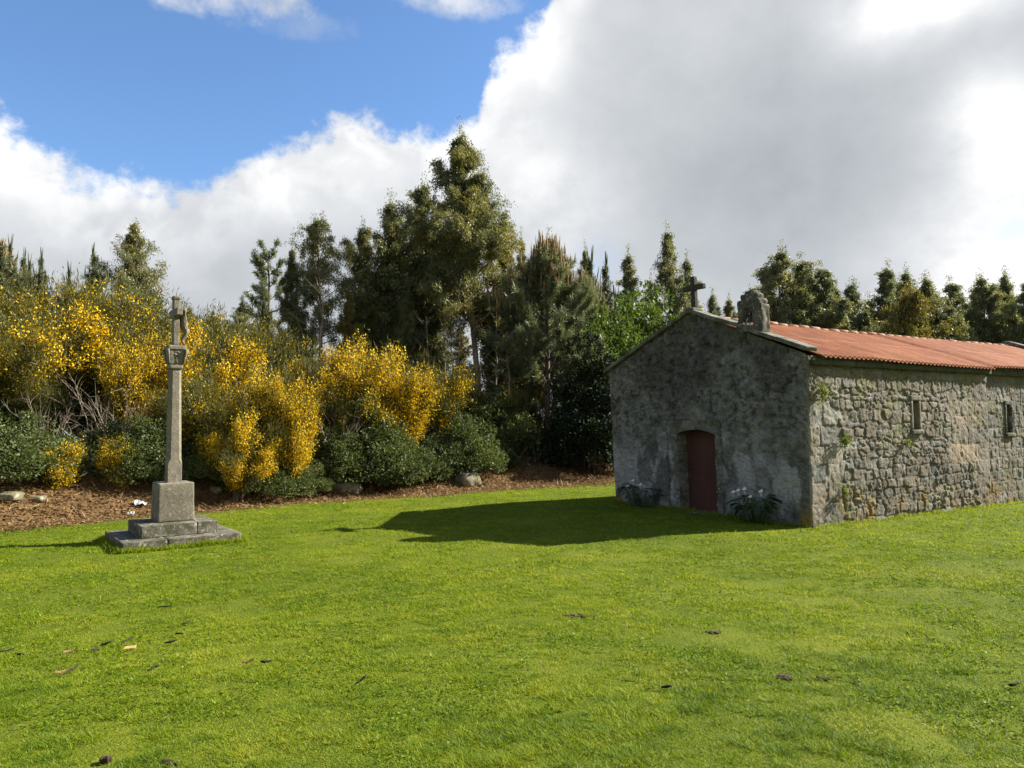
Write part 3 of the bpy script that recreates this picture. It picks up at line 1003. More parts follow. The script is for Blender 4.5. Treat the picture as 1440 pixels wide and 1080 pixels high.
        v = np.concatenate([v, v + [0, 0.02, 0]])
        qq = [(0, 1, 2, 3), (5, 4, 7, 6), (0, 4, 5, 1), (1, 5, 6, 2), (2, 6, 7, 3), (3, 7, 4, 0)]
        pm = plain_mat('clouded_pane' if i == 0 else 'dark_pane', (0.17, 0.185, 0.155) if i == 0 else (0.028, 0.024, 0.018), (0.11, 0.125, 0.105) if i == 0 else (0.05, 0.042, 0.03), 5, 0.3, 0)
        link('pane', MB().add(v, qq).mesh('pane'), pm, wn)
    # far gable coping
    b = MB()
    for e0, ez in ((-0.1, 3.27), (CH_W + 0.1, 3.27)):
        n0 = MB()
        L = math.hypot(2.86 - e0, 4.44 - ez)
        p, q = rbox((0, 0, 0), (0.34, L, 0.11), 0.03, 12, 0.014, 3, 0, 88)
        a = math.atan2(4.44 - ez, 2.86 - e0)
        yy, zz = p[:, 1].copy(), p[:, 2].copy()
        p[:, 1] = (e0 + 2.86) / 2 + yy * math.cos(a) - zz * math.sin(a)
        p[:, 2] = (ez + 4.44) / 2 + yy * math.sin(a) + zz * math.cos(a)
        p[:, 0] += CH_L - 0.08
        b.add(p, q)
    link('rear_coping', b.mesh('rear_coping', True), M['coping'], chapel)


build_chapel()


def to_world(xl, yl, z=0.0):
    p = C0 + SV * xl + UV * yl
    return Vector((p[0], p[1], z))


# small bell in the bellcote
def build_bell():
    c = to_world(0.12, 1.35, 4.02)
    prof = [(0.0, 0.17), (0.045, 0.168), (0.065, 0.13), (0.075, 0.07), (0.095, 0.02), (0.108, 0.0), (0.098, 0.004), (0.0, 0.03)]
    n = 16
    th = np.linspace(0, 2 * np.pi, n, endpoint=False)
    v = np.concatenate([np.stack([np.cos(th) * r, np.sin(th) * r, np.full(n, z)], 1) for r, z in prof])
    q = [(k * n + (j + 1) % n, k * n + j, (k + 1) * n + j, (k + 1) * n + (j + 1) % n) for k in range(len(prof) - 1) for j in range(n)]
    b = MB().add(v, q)
    v, qq, t = tube([(0, 0, 0.16), (0, 0, 0.25)], [0.012, 0.012], 6)
    b.add(v, qq, t)
    o = link('bell', b.mesh('bell', True), M['iron'], None, c)
    tag(o, 'small dark bell hanging in the opening of the rooftop bellcote', 'bell')


build_bell()

# ------------------------------------------------------------------ wayside cross
CROSS_XY = (-5.95, 13.15)
cross = thing('wayside_cross', 'tall weathered granite wayside cross on two square steps standing on the lawn', 'stone cross', (CROSS_XY[0], CROSS_XY[1], tz(*CROSS_XY) - 0.02), math.atan2(0.594, 0.804))


def build_cross():
    def steps(name, sx, sy, z0, h, sd0, cut):
        b = MB()
        for k, (a, c) in enumerate(zip(cut[:-1], cut[1:])):
            p, q = rbox(((a + c) / 2 * sx, 0, z0 + h / 2), ((c - a) * sx - 0.004, sy, h), 0.010, 16, 0.007, 5, 0, sd0 + k)
            b.add(p, q)
        return link(name, b.mesh(name, True), M['granite_dark'], cross)
    steps('lower_step', 1.85, 1.76, -0.10, 0.28, 10, [-0.5, -0.14, 0.5])
    steps('upper_step', 1.22, 1.16, 0.18, 0.205, 20, [-0.5, 0.22, 0.5])
    p, q = rbox((0, 0, 0.385 + 0.33), (0.59, 0.57, 0.66), 0.016, 18, 0.008, 5, 0, 30, taper=0.96)
    link('pedestal', MB().add(p, q).mesh('pedestal', True), M['granite'], cross)
    # shaft: square foot passing into a chamfered, tapering column

    def octo(w, ch):
        h = w / 2
        c = h - ch
        return np.array([(h, -c), (h, c), (c, h), (-c, h), (-h, c), (-h, -c), (-c, -h), (c, -h)])
    lv = [(1.03, 0.232, 0.005), (1.38, 0.229, 0.007), (1.45, 0.226, 0.044), (2.0, 0.213, 0.046), (2.6, 0.198, 0.044), (3.03, 0.187, 0.042)]
    fine = []
    for (z0, w0, c0), (z1, w1, c1) in zip(lv[:-1], lv[1:]):
        for t in np.linspace(0, 1, 7)[:-1]:
            fine.append((z0 + (z1 - z0) * t, w0 + (w1 - w0) * t, c0 + (c1 - c0) * t))
    fine.append(lv[-1])
    v = np.concatenate([np.concatenate([octo(w, c), np.full((8, 1), z)], 1) for z, w, c in fine])
    v[:, :2] += (np.stack([fbm(v[:, 0] * 5, v[:, 1] * 5, v[:, 2] * 5, 3, 1), fbm(v[:, 0] * 5, v[:, 1] * 5, v[:, 2] * 5, 3, 2)], 1) - 0.5) * 0.004
    q = [(k * 8 + j, k * 8 + (j + 1) % 8, (k + 1) * 8 + (j + 1) % 8, (k + 1) * 8 + j) for k in range(len(fine) - 1) for j in range(8)]
    link('shaft', MB().add(v, q).mesh('shaft'), M['granite'], cross)
    # carved capital
    b = MB()
    p, q = rbox((0, 0, 3.06), (0.31, 0.31, 0.07), 0.02, 6, 0.005, 8, 0, 41); b.add(p, q)
    p, q = rbox((0, 0, 3.225), (0.29, 0.29, 0.29), 0.02, 10, 0.008, 9, 0, 42, taper=1.30); b.add(p, q)
    p, q = rbox((0, 0, 3.40), (0.42, 0.42, 0.075), 0.015, 8, 0.006, 9, 0, 43); b.add(p, q)
    for ax in range(4):                                   # rounded volutes at the corners and a carved key-like relief on each face
        a = ax * math.pi / 2
        for sx in (-1, 1):
            v, q, t = tube([(0.15 * sx + 0.02 * sx * k, -0.155 - 0.012 * k, 3.12 + 0.06 * k) for k in range(5)], [0.018, 0.02, 0.022, 0.026, 0.03], 8)
            v = v @ Matrix.Rotation(-a, 3, 'Z')
            b.add(np.asarray(v), q, t)
        th = np.linspace(0, 2 * np.pi, 13)
        v, q, t = tube([(0.055 * math.cos(k), -0.178, 3.30 + 0.032 * math.sin(k)) for k in th], [0.012] * 13, 6)
        b.add(np.asarray(v @ Matrix.Rotation(-a, 3, 'Z')), q, t)
        v, q, t = tube([(0, -0.165, 3.27), (0.0, -0.158, 3.20), (0.0, -0.152, 3.12)], [0.014, 0.02, 0.024], 6)
        b.add(np.asarray(v @ Matrix.Rotation(-a, 3, 'Z')), q, t)
    b.v = [a * [0.74, 0.74, 1.0] for a in b.v]
    link('capital', b.mesh('capital', True), M['granite'], cross)
    # the cross itself: arms run front to back as seen from the lawn
    b = MB()
    p, q = rbox((0, 0, 3.435 + 0.44), (0.105, 0.125, 0.90), 0.014, 10, 0.006, 7, 0, 51); b.add(p, q)
    p, q = rbox((0, 0, 4.02), (0.104, 0.62, 0.135), 0.014, 10, 0.006, 7, 0, 52); b.add(p, q)
    p, q = rbox((0, 0, 4.29), (0.125, 0.145, 0.06), 0.014, 6, 0.004, 7, 0, 53); b.add(p, q)
    top = link('cross_head', b.mesh('cross_head', True), M['granite'], cross)
    # carved figure on the cross's face (+X)
    J = {'pel': (0.135, 0, 3.80), 'abd': (0.125, 0.0, 3.88), 'chs': (0.115, 0, 3.97), 'nck': (0.12, 0.0, 4.045), 'hd': (0.145, 0.015, 4.10), 'hd2': (0.15, 0.02, 4.15),
         'sl': (0.11, 0.07, 4.01), 'el': (0.095, 0.18, 4.035), 'hl': (0.085, 0.28, 4.05), 'sr': (0.11, -0.07, 4.01), 'er': (0.095, -0.18, 4.035), 'hr': (0.085, -0.28, 4.05),
         'kl': (0.185, 0.03, 3.675), 'al': (0.115, 0.015, 3.53), 'fl': (0.15, 0.012, 3.475), 'kr': (0.175, -0.035, 3.67), 'ar': (0.10, -0.015, 3.54), 'fr': (0.14, -0.012, 3.48)}
    R = {'pel': 0.055, 'abd': 0.048, 'chs': 0.058, 'nck': 0.028, 'hd': 0.043, 'hd2': 0.036, 'sl': 0.032, 'el': 0.022, 'hl': 0.018, 'sr': 0.032, 'er': 0.022, 'hr': 0.018,
         'kl': 0.034, 'al': 0.021, 'fl': 0.02, 'kr': 0.034, 'ar': 0.021, 'fr': 0.02}
    names = list(J)
    ed = [('pel', 'abd'), ('abd', 'chs'), ('chs', 'nck'), ('nck', 'hd'), ('hd', 'hd2'), ('chs', 'sl'), ('sl', 'el'), ('el', 'hl'), ('chs', 'sr'), ('sr', 'er'), ('er', 'hr'),
          ('pel', 'kl'), ('kl', 'al'), ('al', 'fl'), ('pel', 'kr'), ('kr', 'ar'), ('ar', 'fr')]
    me = bpy.data.meshes.new('carved_figure')
    me.from_pydata([J[n] for n in names], [(names.index(a), names.index(c)) for a, c in ed], [])
    o = link('carved_figure', me, M['granite'], cross)
    o.modifiers.new('skin', 'SKIN')
    for n, sv in zip(names, me.skin_vertices[0].data):
        sv.radius = (R[n] * 1.35, R[n] * 1.35)
    me.skin_vertices[0].data[0].use_root = True
    sub = o.modifiers.new('subdivision', 'SUBSURF')
    sub.levels = sub.render_levels = 1


build_cross()

# ------------------------------------------------------------------ plants: builders
def limb(p0, d0, L, rng, n=5, lift=0.0, wob=0.12):
    pts = [np.array(p0, float)]
    d = np.array(d0, float)
    for k in range(n - 1):
        d = norm(d + rng.normal(0, wob, 3) + np.array([0, 0, lift]))
        pts.append(pts[-1] + d * L / (n - 1))
    return np.array(pts)


def euc_mesh(seed, H=12.0, spread=2.2, base=0.22, n_limb=46, leaves=16000, L=0.24, Wd=0.065, lean_x=0.0, trunk_r=None, profile=None, sig=0.12, up=(24, 36)):
    """eucalyptus: pale trunk, limbs that climb more steeply towards the tip, leaves hanging along fine twigs"""
    rng = np.random.default_rng(seed)
    wood = MB()
    tt = np.linspace(0, 1, 12)
    wx, wy = rng.normal(0, 0.09, 12).cumsum() * 0.5, rng.normal(0, 0.09, 12).cumsum() * 0.5
    trunk = np.stack([lean_x * tt + wx * tt, wy * tt, tt * H * 0.96], 1)
    r0 = trunk_r or 0.0125 * H
    wood.add(*tube(trunk, r0 * (1 - tt) ** 0.8 + 0.012, 8))
    tw, ww, tn_ = [], [], []                                  # twigs (start, end), weight, tint

    def twig(a, b, w, t):
        tw.append((a, b)); ww.append(w); tn_.append(t)
    twig(trunk[-2], trunk[-1] + np.array([0, 0, 0.04 * H]), 1.0, 0.6)
    for k in range(n_limb):
        rel = ((k + rng.uniform(0, 1)) / n_limb) ** 0.92
        t = base + (0.975 - base) * rel
        pr = profile(rel) if profile else (0.45 + 0.55 * min(1, rel * 2.5)) * (1 - rel) ** 0.8 + 0.05
        ln = spread * pr * rng.choice([0.45, 0.75, 1.0, 1.0, 1.35]) * rng.uniform(0.8, 1.15)
        az = k * 2.39996 + rng.normal(0, 0.45)
        elv = math.radians(up[0] + up[1] * rel + rng.normal(0, 11))
        p0 = np.array([np.interp(t, tt, trunk[:, i]) for i in range(3)])
        d = np.array([math.cos(az) * math.cos(elv), math.sin(az) * math.cos(elv), math.sin(elv)])
        b = limb(p0, d, ln, rng, 6, 0.05, 0.14)
        rb = max(0.008, r0 * 0.30 * (1 - rel) + 0.006)
        wood.add(*tube(b, np.linspace(rb, 0.004, 6), 5, False))
        lt = rng.normal(0.40 + 0.22 * rel, 0.17)
        lw = rng.uniform(0.3, 1.5)
        f6 = np.linspace(0, 1, 6)
        twig(b[-2], b[-1], lw, lt)
        for j in range(max(3, int(ln * 4.5))):
            f = rng.uniform(0.22, 1.0)
            q0 = np.array([np.interp(f, f6, b[:, i]) for i in range(3)])
            dd = norm(norm(b[-1] - b[0]) * 0.8 + rng.normal(0, 0.65, 3) + np.array([0, 0, 0.15]))
            sl = rng.uniform(0.22, 0.55) * (0.35 + 0.45 * ln)
            q1 = q0 + dd * sl
            q2 = q1 + norm(dd + np.array([0, 0, -0.9]) + rng.normal(0, 0.3, 3)) * sl * rng.uniform(0.4, 0.9)
            wood.add(*tube([q0, q1, q2], [rb * 0.4, 0.004, 0.002], 4, False))
            w = lw * rng.uniform(0.3, 1.5) * sl
            twig(q0 * 0.5 + q1 * 0.5, q1, w, lt); twig(q1, q2, w * 1.3, lt + rng.normal(0, 0.05))
    A, B = np.array([a for a, _ in tw]), np.array([b for _, b in tw])
    ww, tn_ = np.array(ww), np.array(tn_)
    ci = np.repeat(np.arange(len(A)), rng.multinomial(leaves, ww / ww.sum()))
    f = rng.uniform(0, 1.1, leaves)[:, None]
    pos = A[ci] * (1 - f) + B[ci] * f + rng.normal(0, 1, (leaves, 3)) * sig * (1.15 - 0.5 * A[ci, 2:3] / H)
    pos[:, 2] = np.maximum(pos[:, 2], 0.2)
    ax = norm(rng.normal(0, 0.6, (leaves, 3)) + np.array([0, 0, -0.75]))
    v, q = leaf_quads(rng, pos, ax, L * rng.uniform(0.6, 1.3, leaves), Wd * rng.uniform(0.7, 1.3, leaves))
    tint = np.clip(tn_[ci] + rng.normal(0, 0.13, leaves), 0, 1)
    return wood.mesh('trunk', True), np_mesh('crown', v, q, fattr={'tint': np.repeat(tint, 4)})


def pine_mesh(seed, H=8.0, spread=2.0, base=0.3, n_whorl=14, per=5, needles=26000, NL=0.17, NW=0.020, candles=110, lift=0.25, elev=(10, 40), prof=None, clen=(0.22, 0.5), top_only=0.45, trunk_r=None):
    rng = np.random.default_rng(seed)
    wood, can = MB(), MB()
    tt = np.linspace(0, 1, 10)
    trunk = np.stack([rng.normal(0, 0.06, 10).cumsum() * tt * 0.6, rng.normal(0, 0.06, 10).cumsum() * tt * 0.6, tt * H], 1)
    r0 = trunk_r or 0.016 * H
    wood.add(*tube(trunk, r0 * (1 - tt) ** 0.8 + 0.012, 8))
    tp, td, tips = [], [], []
    for k in range(n_whorl):
        t = base + (1 - base) * (k + 0.3) / n_whorl
        rel = (t - base) / (1 - base)
        pr = prof(rel) if prof else (0.55 + 0.45 * math.sin(min(1, rel * 2.2) * math.pi / 2)) * (1 - rel ** 1.8) + 0.08
        a0 = rng.uniform(0, 6.28)
        for j in range(per):
            az = a0 + j * 2 * math.pi / per + rng.normal(0, 0.25)
            ln = spread * pr * rng.uniform(0.7, 1.15)
            elv = math.radians(rng.uniform(*elev) + rel * 25)
            p0 = np.array([np.interp(t + rng.normal(0, 0.008), tt, trunk[:, i]) for i in range(3)])
            d = np.array([math.cos(az) * math.cos(elv), math.sin(az) * math.cos(elv), math.sin(elv)])
            b = limb(p0, d, ln, rng, 5, lift * 0.35, 0.12)
            wood.add(*tube(b, np.linspace(r0 * 0.28 * (1 - rel * 0.7) + 0.006, 0.008, 5), 5, False))
            tips.append((b[-1], rel))
            for f in np.linspace(0.45, 1.0, max(2, int(ln * 3.5))):
                q0 = np.array([np.interp(f, np.linspace(0, 1, 5), b[:, i]) for i in range(3)])
                tp.append(q0); td.append(norm(norm(b[-1] - b[-2]) + np.array([0, 0, 0.5])))
                if ln > 0.5:
                    for _ in range(2):
                        dd = norm(norm(b[-1] - b[0]) + rng.normal(0, 0.7, 3) + np.array([0, 0, 0.35]))
                        sl = rng.uniform(0.15, 0.5) * min(1.2, ln)
                        s = limb(q0, dd, sl, rng, 3, 0.2, 0.1)
                        wood.add(*tube(s, [0.012, 0.009, 0.006], 4, False))
                        for g in (0.5, 1.0):
                            tp.append(s[0] + (s[-1] - s[0]) * g); td.append(norm(s[-1] - s[0] + np.array([0, 0, 0.15])))
                        tips.append((s[-1], rel))
    tips.append((trunk[-1], 1.0))
    for f in np.linspace(0.9, 1, 4):
        tp.append(trunk[-1] * [1, 1, f]); td.append(np.array([0, 0, 1.0]))
    tp, td = np.array(tp), np.array(td)
    ci = rng.integers(0, len(tp), needles)
    ax = norm(td[ci] * 0.75 + rng.normal(0, 0.62, (needles, 3)))
    pos = tp[ci] + rng.normal(0, 0.035, (needles, 3)) - td[ci] * rng.uniform(0, 0.16, needles)[:, None]
    v, q = leaf_quads(rng, pos, ax, NL * rng.uniform(0.7, 1.2, needles), NW * rng.uniform(0.8, 1.2, needles))
    tint = np.clip(rng.normal(0.45, 0.16, len(tp))[ci] + rng.normal(0, 0.12, needles), 0, 1)
    crown = np_mesh('crown', v, q, fattr={'tint': np.repeat(tint, 4)})
    up = [tp_ for tp_ in tips if tp_[1] > top_only]
    for k in rng.permutation(len(up))[:candles]:
        p, rel = up[k]
        for _ in range(rng.integers(1, 4)):
            l = rng.uniform(*clen) * (0.7 + 0.5 * rel)
            o = rng.normal(0, 0.05, 3) * [1, 1, 0.4]
            tip = p + o + np.array([rng.normal(0, 0.05), rng.normal(0, 0.05), 1.0]) * l
            can.add(*tube([p + o * 0.6, p * 0.5 + tip * 0.5 + o * 0.3, tip], [0.022, 0.026, 0.006], 5, False))  # upright candle shoots at the branch tips
    return wood.mesh('trunk', True), crown, (can.mesh('candle_shoots', True) if can.v else None)


def broom_mesh(seed, H=3.0, R=1.5, n_stem=18, twigs=11000, flowers=5200, thr=0.45, skirt=0.25):
    """broom: bare arching stems, wands of thin green twigs, flowers in masses towards the light"""
    rng = np.random.default_rng(seed)
    wood = MB()
    cp, cd, ch = [], [], []
    for k in range(n_stem):
        az = k * 2.39996 + rng.normal(0, 0.3)
        rr = R * rng.uniform(0.15, 1.0) ** 0.7
        hh = H * rng.uniform(0.68, 1.0) * (1 - 0.36 * (rr / R) ** 2)
        p0 = np.array([math.cos(az) * 0.12 * rr, math.sin(az) * 0.12 * rr, -0.1])
        end = np.array([math.cos(az) * rr, math.sin(az) * rr, hh])
        mid = (p0 + end) / 2 + np.array([-math.cos(az) * 0.18 * rr, -math.sin(az) * 0.18 * rr, 0.12 * hh]) + rng.normal(0, 0.10, 3)
        f = np.linspace(0, 1, 8)[:, None]
        st = (1 - f) ** 2 * p0 + 2 * f * (1 - f) * mid + f ** 2 * end + rng.normal(0, 0.03, (8, 3)) * f
        wood.add(*tube(st, np.linspace(0.035, 0.006, 8), 5, False))
        for j in range(13):
            f0 = skirt + (1 - skirt) * ((j + rng.uniform(0, 1)) / 13)
            q0 = np.array([np.interp(f0, np.linspace(0, 1, 8), st[:, i]) for i in range(3)])
            out = norm(np.array([q0[0], q0[1], 0.25 * H]) + rng.normal(0, 0.45, 3) * [R, R, H * 0.4])
            ln = rng.uniform(0.30, 0.75) * (0.55 + 0.15 * H)
            s = limb(q0, out, ln, rng, 4, 0.05, 0.22)
            wood.add(*tube(s, np.linspace(0.011, 0.003, 4), 4, False))
            for g in (1, 2, 3):
                cp.append(s[g]); cd.append(norm(s[3] - s[0])); ch.append(rng.normal(0.45, 0.16))
    cp, cd, ch = np.array(cp), np.array(cd), np.array(ch)
    ci = rng.integers(0, len(cp), twigs)
    pos = cp[ci] + rng.normal(0, 0.15, (twigs, 3))
    ax = norm(cd[ci] * 0.6 + np.array([0, 0, 0.55]) + rng.normal(0, 0.45, (twigs, 3)))
    v, q = leaf_quads(rng, pos, ax, rng.uniform(0.09, 0.26, twigs), rng.uniform(0.012, 0.026, twigs))
    tint = np.clip(ch[ci] + rng.normal(0, 0.13, twigs), 0, 1)
    crown = np_mesh('crown', v, q, fattr={'tint': np.repeat(tint, 4)})
    # flowering wands: clumps chosen by a slow noise and by how far out they hang
    nz = fbm(cp[:, 0] * 0.75 + seed, cp[:, 1] * 0.75, cp[:, 2] * 1.0, 3, seed + 5)
    outw = np.hypot(cp[:, 0], cp[:, 1]) / R * 0.14 + cp[:, 2] / H * 0.16
    w = sm(thr, thr + 0.05, nz + outw)
    fm = None
    if w.sum() > 0.5 and flowers:
        fi = rng.choice(len(cp), flowers, p=w / w.sum())
        fp = cp[fi] + rng.normal(0, 0.13, (flowers, 3))
        fa = norm(cd[fi] * 0.5 + rng.normal(0, 0.7, (flowers, 3)))
        fv, fq = leaf_quads(rng, fp, fa, rng.uniform(0.04, 0.08, flowers), rng.uniform(0.035, 0.06, flowers))
        ft = np.clip(rng.normal(0.5, 0.15, len(cp))[fi] + rng.normal(0, 0.15, flowers), 0, 1)
        fm = np_mesh('blossom', fv, fq, fattr={'tint': np.repeat(ft, 4)})
    return wood.mesh('stem', True), crown, fm


def mound_mesh(seed, H=1.6, R=1.3, leaves=9000, L=0.085, Wd=0.06, clumps=60, stems=14, col=False, power=0.5, up=0.2):
    """low leafy thicket: an uneven mound of leaf clumps on arching canes"""
    rng = np.random.default_rng(seed)
    wood = MB()
    cc = []
    for k in range(clumps):
        az, rr = rng.uniform(0, 6.28), R * rng.uniform(0, 1) ** power
        hmax = H * (1 - (rr / R) ** 2 * 0.75) * rng.uniform(0.55, 1.22)
        cc.append((math.cos(az) * rr, math.sin(az) * rr, hmax * rng.uniform(0.1, 1.0) ** 0.6))
    cc = np.array(cc)
    for k in range(stems):
        c = cc[rng.integers(0, clumps)]
        p0 = np.array([c[0] * 0.35, c[1] * 0.35, -0.1])
        f = np.linspace(0, 1, 6)[:, None]
        mid = (p0 + c) / 2 + np.array([0, 0, 0.35 * H])
        wood.add(*tube((1 - f) ** 2 * p0 + 2 * f * (1 - f) * mid + f ** 2 * c * 1.18, np.linspace(0.014, 0.004, 6), 4, False))
    ci = rng.integers(0, clumps, leaves)
    g = norm(rng.normal(0, 1, (leaves, 3)))
    rad = (0.16 + 0.16 * R * rng.random(clumps))[ci] * rng.uniform(0.35, 1.0, leaves) ** 0.5
    pos = cc[ci] + g * rad[:, None] * [1.15, 1.15, 0.85]
    pos[:, 2] = np.abs(pos[:, 2])
    ax = norm(g * 0.8 + rng.normal(0, 0.5, (leaves, 3)) + np.array([0, 0, up]))
    v, q = leaf_quads(rng, pos, ax, L * rng.uniform(0.6, 1.3, leaves), Wd * rng.uniform(0.7, 1.3, leaves))
    tint = np.clip(rng.normal(0.42, 0.17, clumps)[ci] + rng.normal(0, 0.15, leaves), 0, 1)
    return wood.mesh('stem', True), np_mesh('foliage', v, q, fattr={'tint': np.repeat(tint, 4)})


def place(src, natural_h, px, py_top, depth, label, wk=1.0, rz=0.0, group=None, sink=0.05, first=[None]):
    """stand a plant where the ray through px meets the terrain at that depth, with its top at py_top's height"""
    p = at(px, py_top, depth)
    z0 = tz(p.x, p.y) - sink
    s = max(0.2, (p.z - z0) / natural_h)
    loc = (p.x, p.y, z0)
    if src.get('used') is None:
        src['used'] = 1
        src.location, src.rotation_euler, src.scale = loc, (0, 0, rz), (s * wk, s * wk, s)
        src['label'] = label
        if group: src['group'] = group
        return src
    return copy_thing(src, loc, rz, (s * wk, s * wk, s), label, group)


def proto(name, cat, parts):
    o = thing(name, '', cat)
    for pn, me, mt in parts:
        if me is not None:
            link(pn, me, mt, o)
    return o


# ------------------------------------------------------------------ eucalyptus
GE = 'eucalyptus trees behind the clearing'


def euc(seed, mat, bark='bark_euc', **k):
    w, c = euc_mesh(seed, **k)
    return proto('eucalyptus_tree', 'tree', [('trunk', w, M[bark]), ('crown', c, M[mat])])


giant = euc(101, 'euc', 'bark_pale', H=13.0, spread=2.5, base=0.34, n_limb=110, leaves=135000, L=0.125, Wd=0.034, lean_x=-1.0, trunk_r=0.14, profile=lambda r: (0.75 + 0.35 * min(1, r * 4)) * (1 - r) ** 0.85 + 0.05)
bushy = euc(102, 'euc', H=10.0, spread=2.3, base=0.10, n_limb=90, leaves=85000, L=0.13, Wd=0.036, profile=lambda r: (0.75 + 0.35 * min(1, r * 3)) * (1 - r) ** 0.75 + 0.05)
bushy2 = euc(112, 'euc', H=10.0, spread=2.1, base=0.12, n_limb=80, leaves=72000, L=0.13, Wd=0.036, profile=lambda r: (0.8 + 0.3 * min(1, r * 3)) * (1 - r) ** 0.85 + 0.05)
airy = euc(103, 'euc', 'bark_pale', H=10.0, spread=2.2, base=0.34, n_limb=54, leaves=34000, L=0.125, Wd=0.033, profile=lambda r: (0.75 + 0.3 * min(1, r * 3)) * (1 - r) ** 0.6 + 0.08)
slim = euc(104, 'euc_cool', H=12.0, spread=1.9, base=0.10, n_limb=80, leaves=34000, L=0.16, Wd=0.046)
slim2 = euc(105, 'euc_cool', H=12.0, spread=2.3, base=0.10, n_limb=84, leaves=40000, L=0.16, Wd=0.046)
round_ = euc(106, 'euc', H=8.0, spread=2.2, base=0.05, n_limb=84, leaves=52000, L=0.125, Wd=0.037, profile=lambda r: (0.8 + 0.35 * min(1, r * 2.5)) * (1 - r) ** 0.7 + 0.06)
row1 = euc(107, 'euc_cool', H=11.0, spread=3.0, base=0.05, n_limb=96, leaves=62000, L=0.16, Wd=0.05)
row2 = euc(108, 'euc_cool', H=11.0, spread=2.6, base=0.05, n_limb=90, leaves=56000, L=0.16, Wd=0.05)
row3 = euc(109, 'euc_cool', H=11.0, spread=2.9, base=0.05, n_limb=94, leaves=60000, L=0.16, Wd=0.05)
gold = euc(110, 'euc_gold', H=8.0, spread=2.4, base=0.05, n_limb=74, leaves=40000, L=0.14, Wd=0.055, profile=lambda r: (0.85 + 0.3 * min(1, r * 2.5)) * (1 - r) ** 0.6 + 0.08)
goldtall = euc(111, 'euc_gold', H=10.0, spread=1.8, base=0.15, n_limb=66, leaves=42000, L=0.13, Wd=0.037)

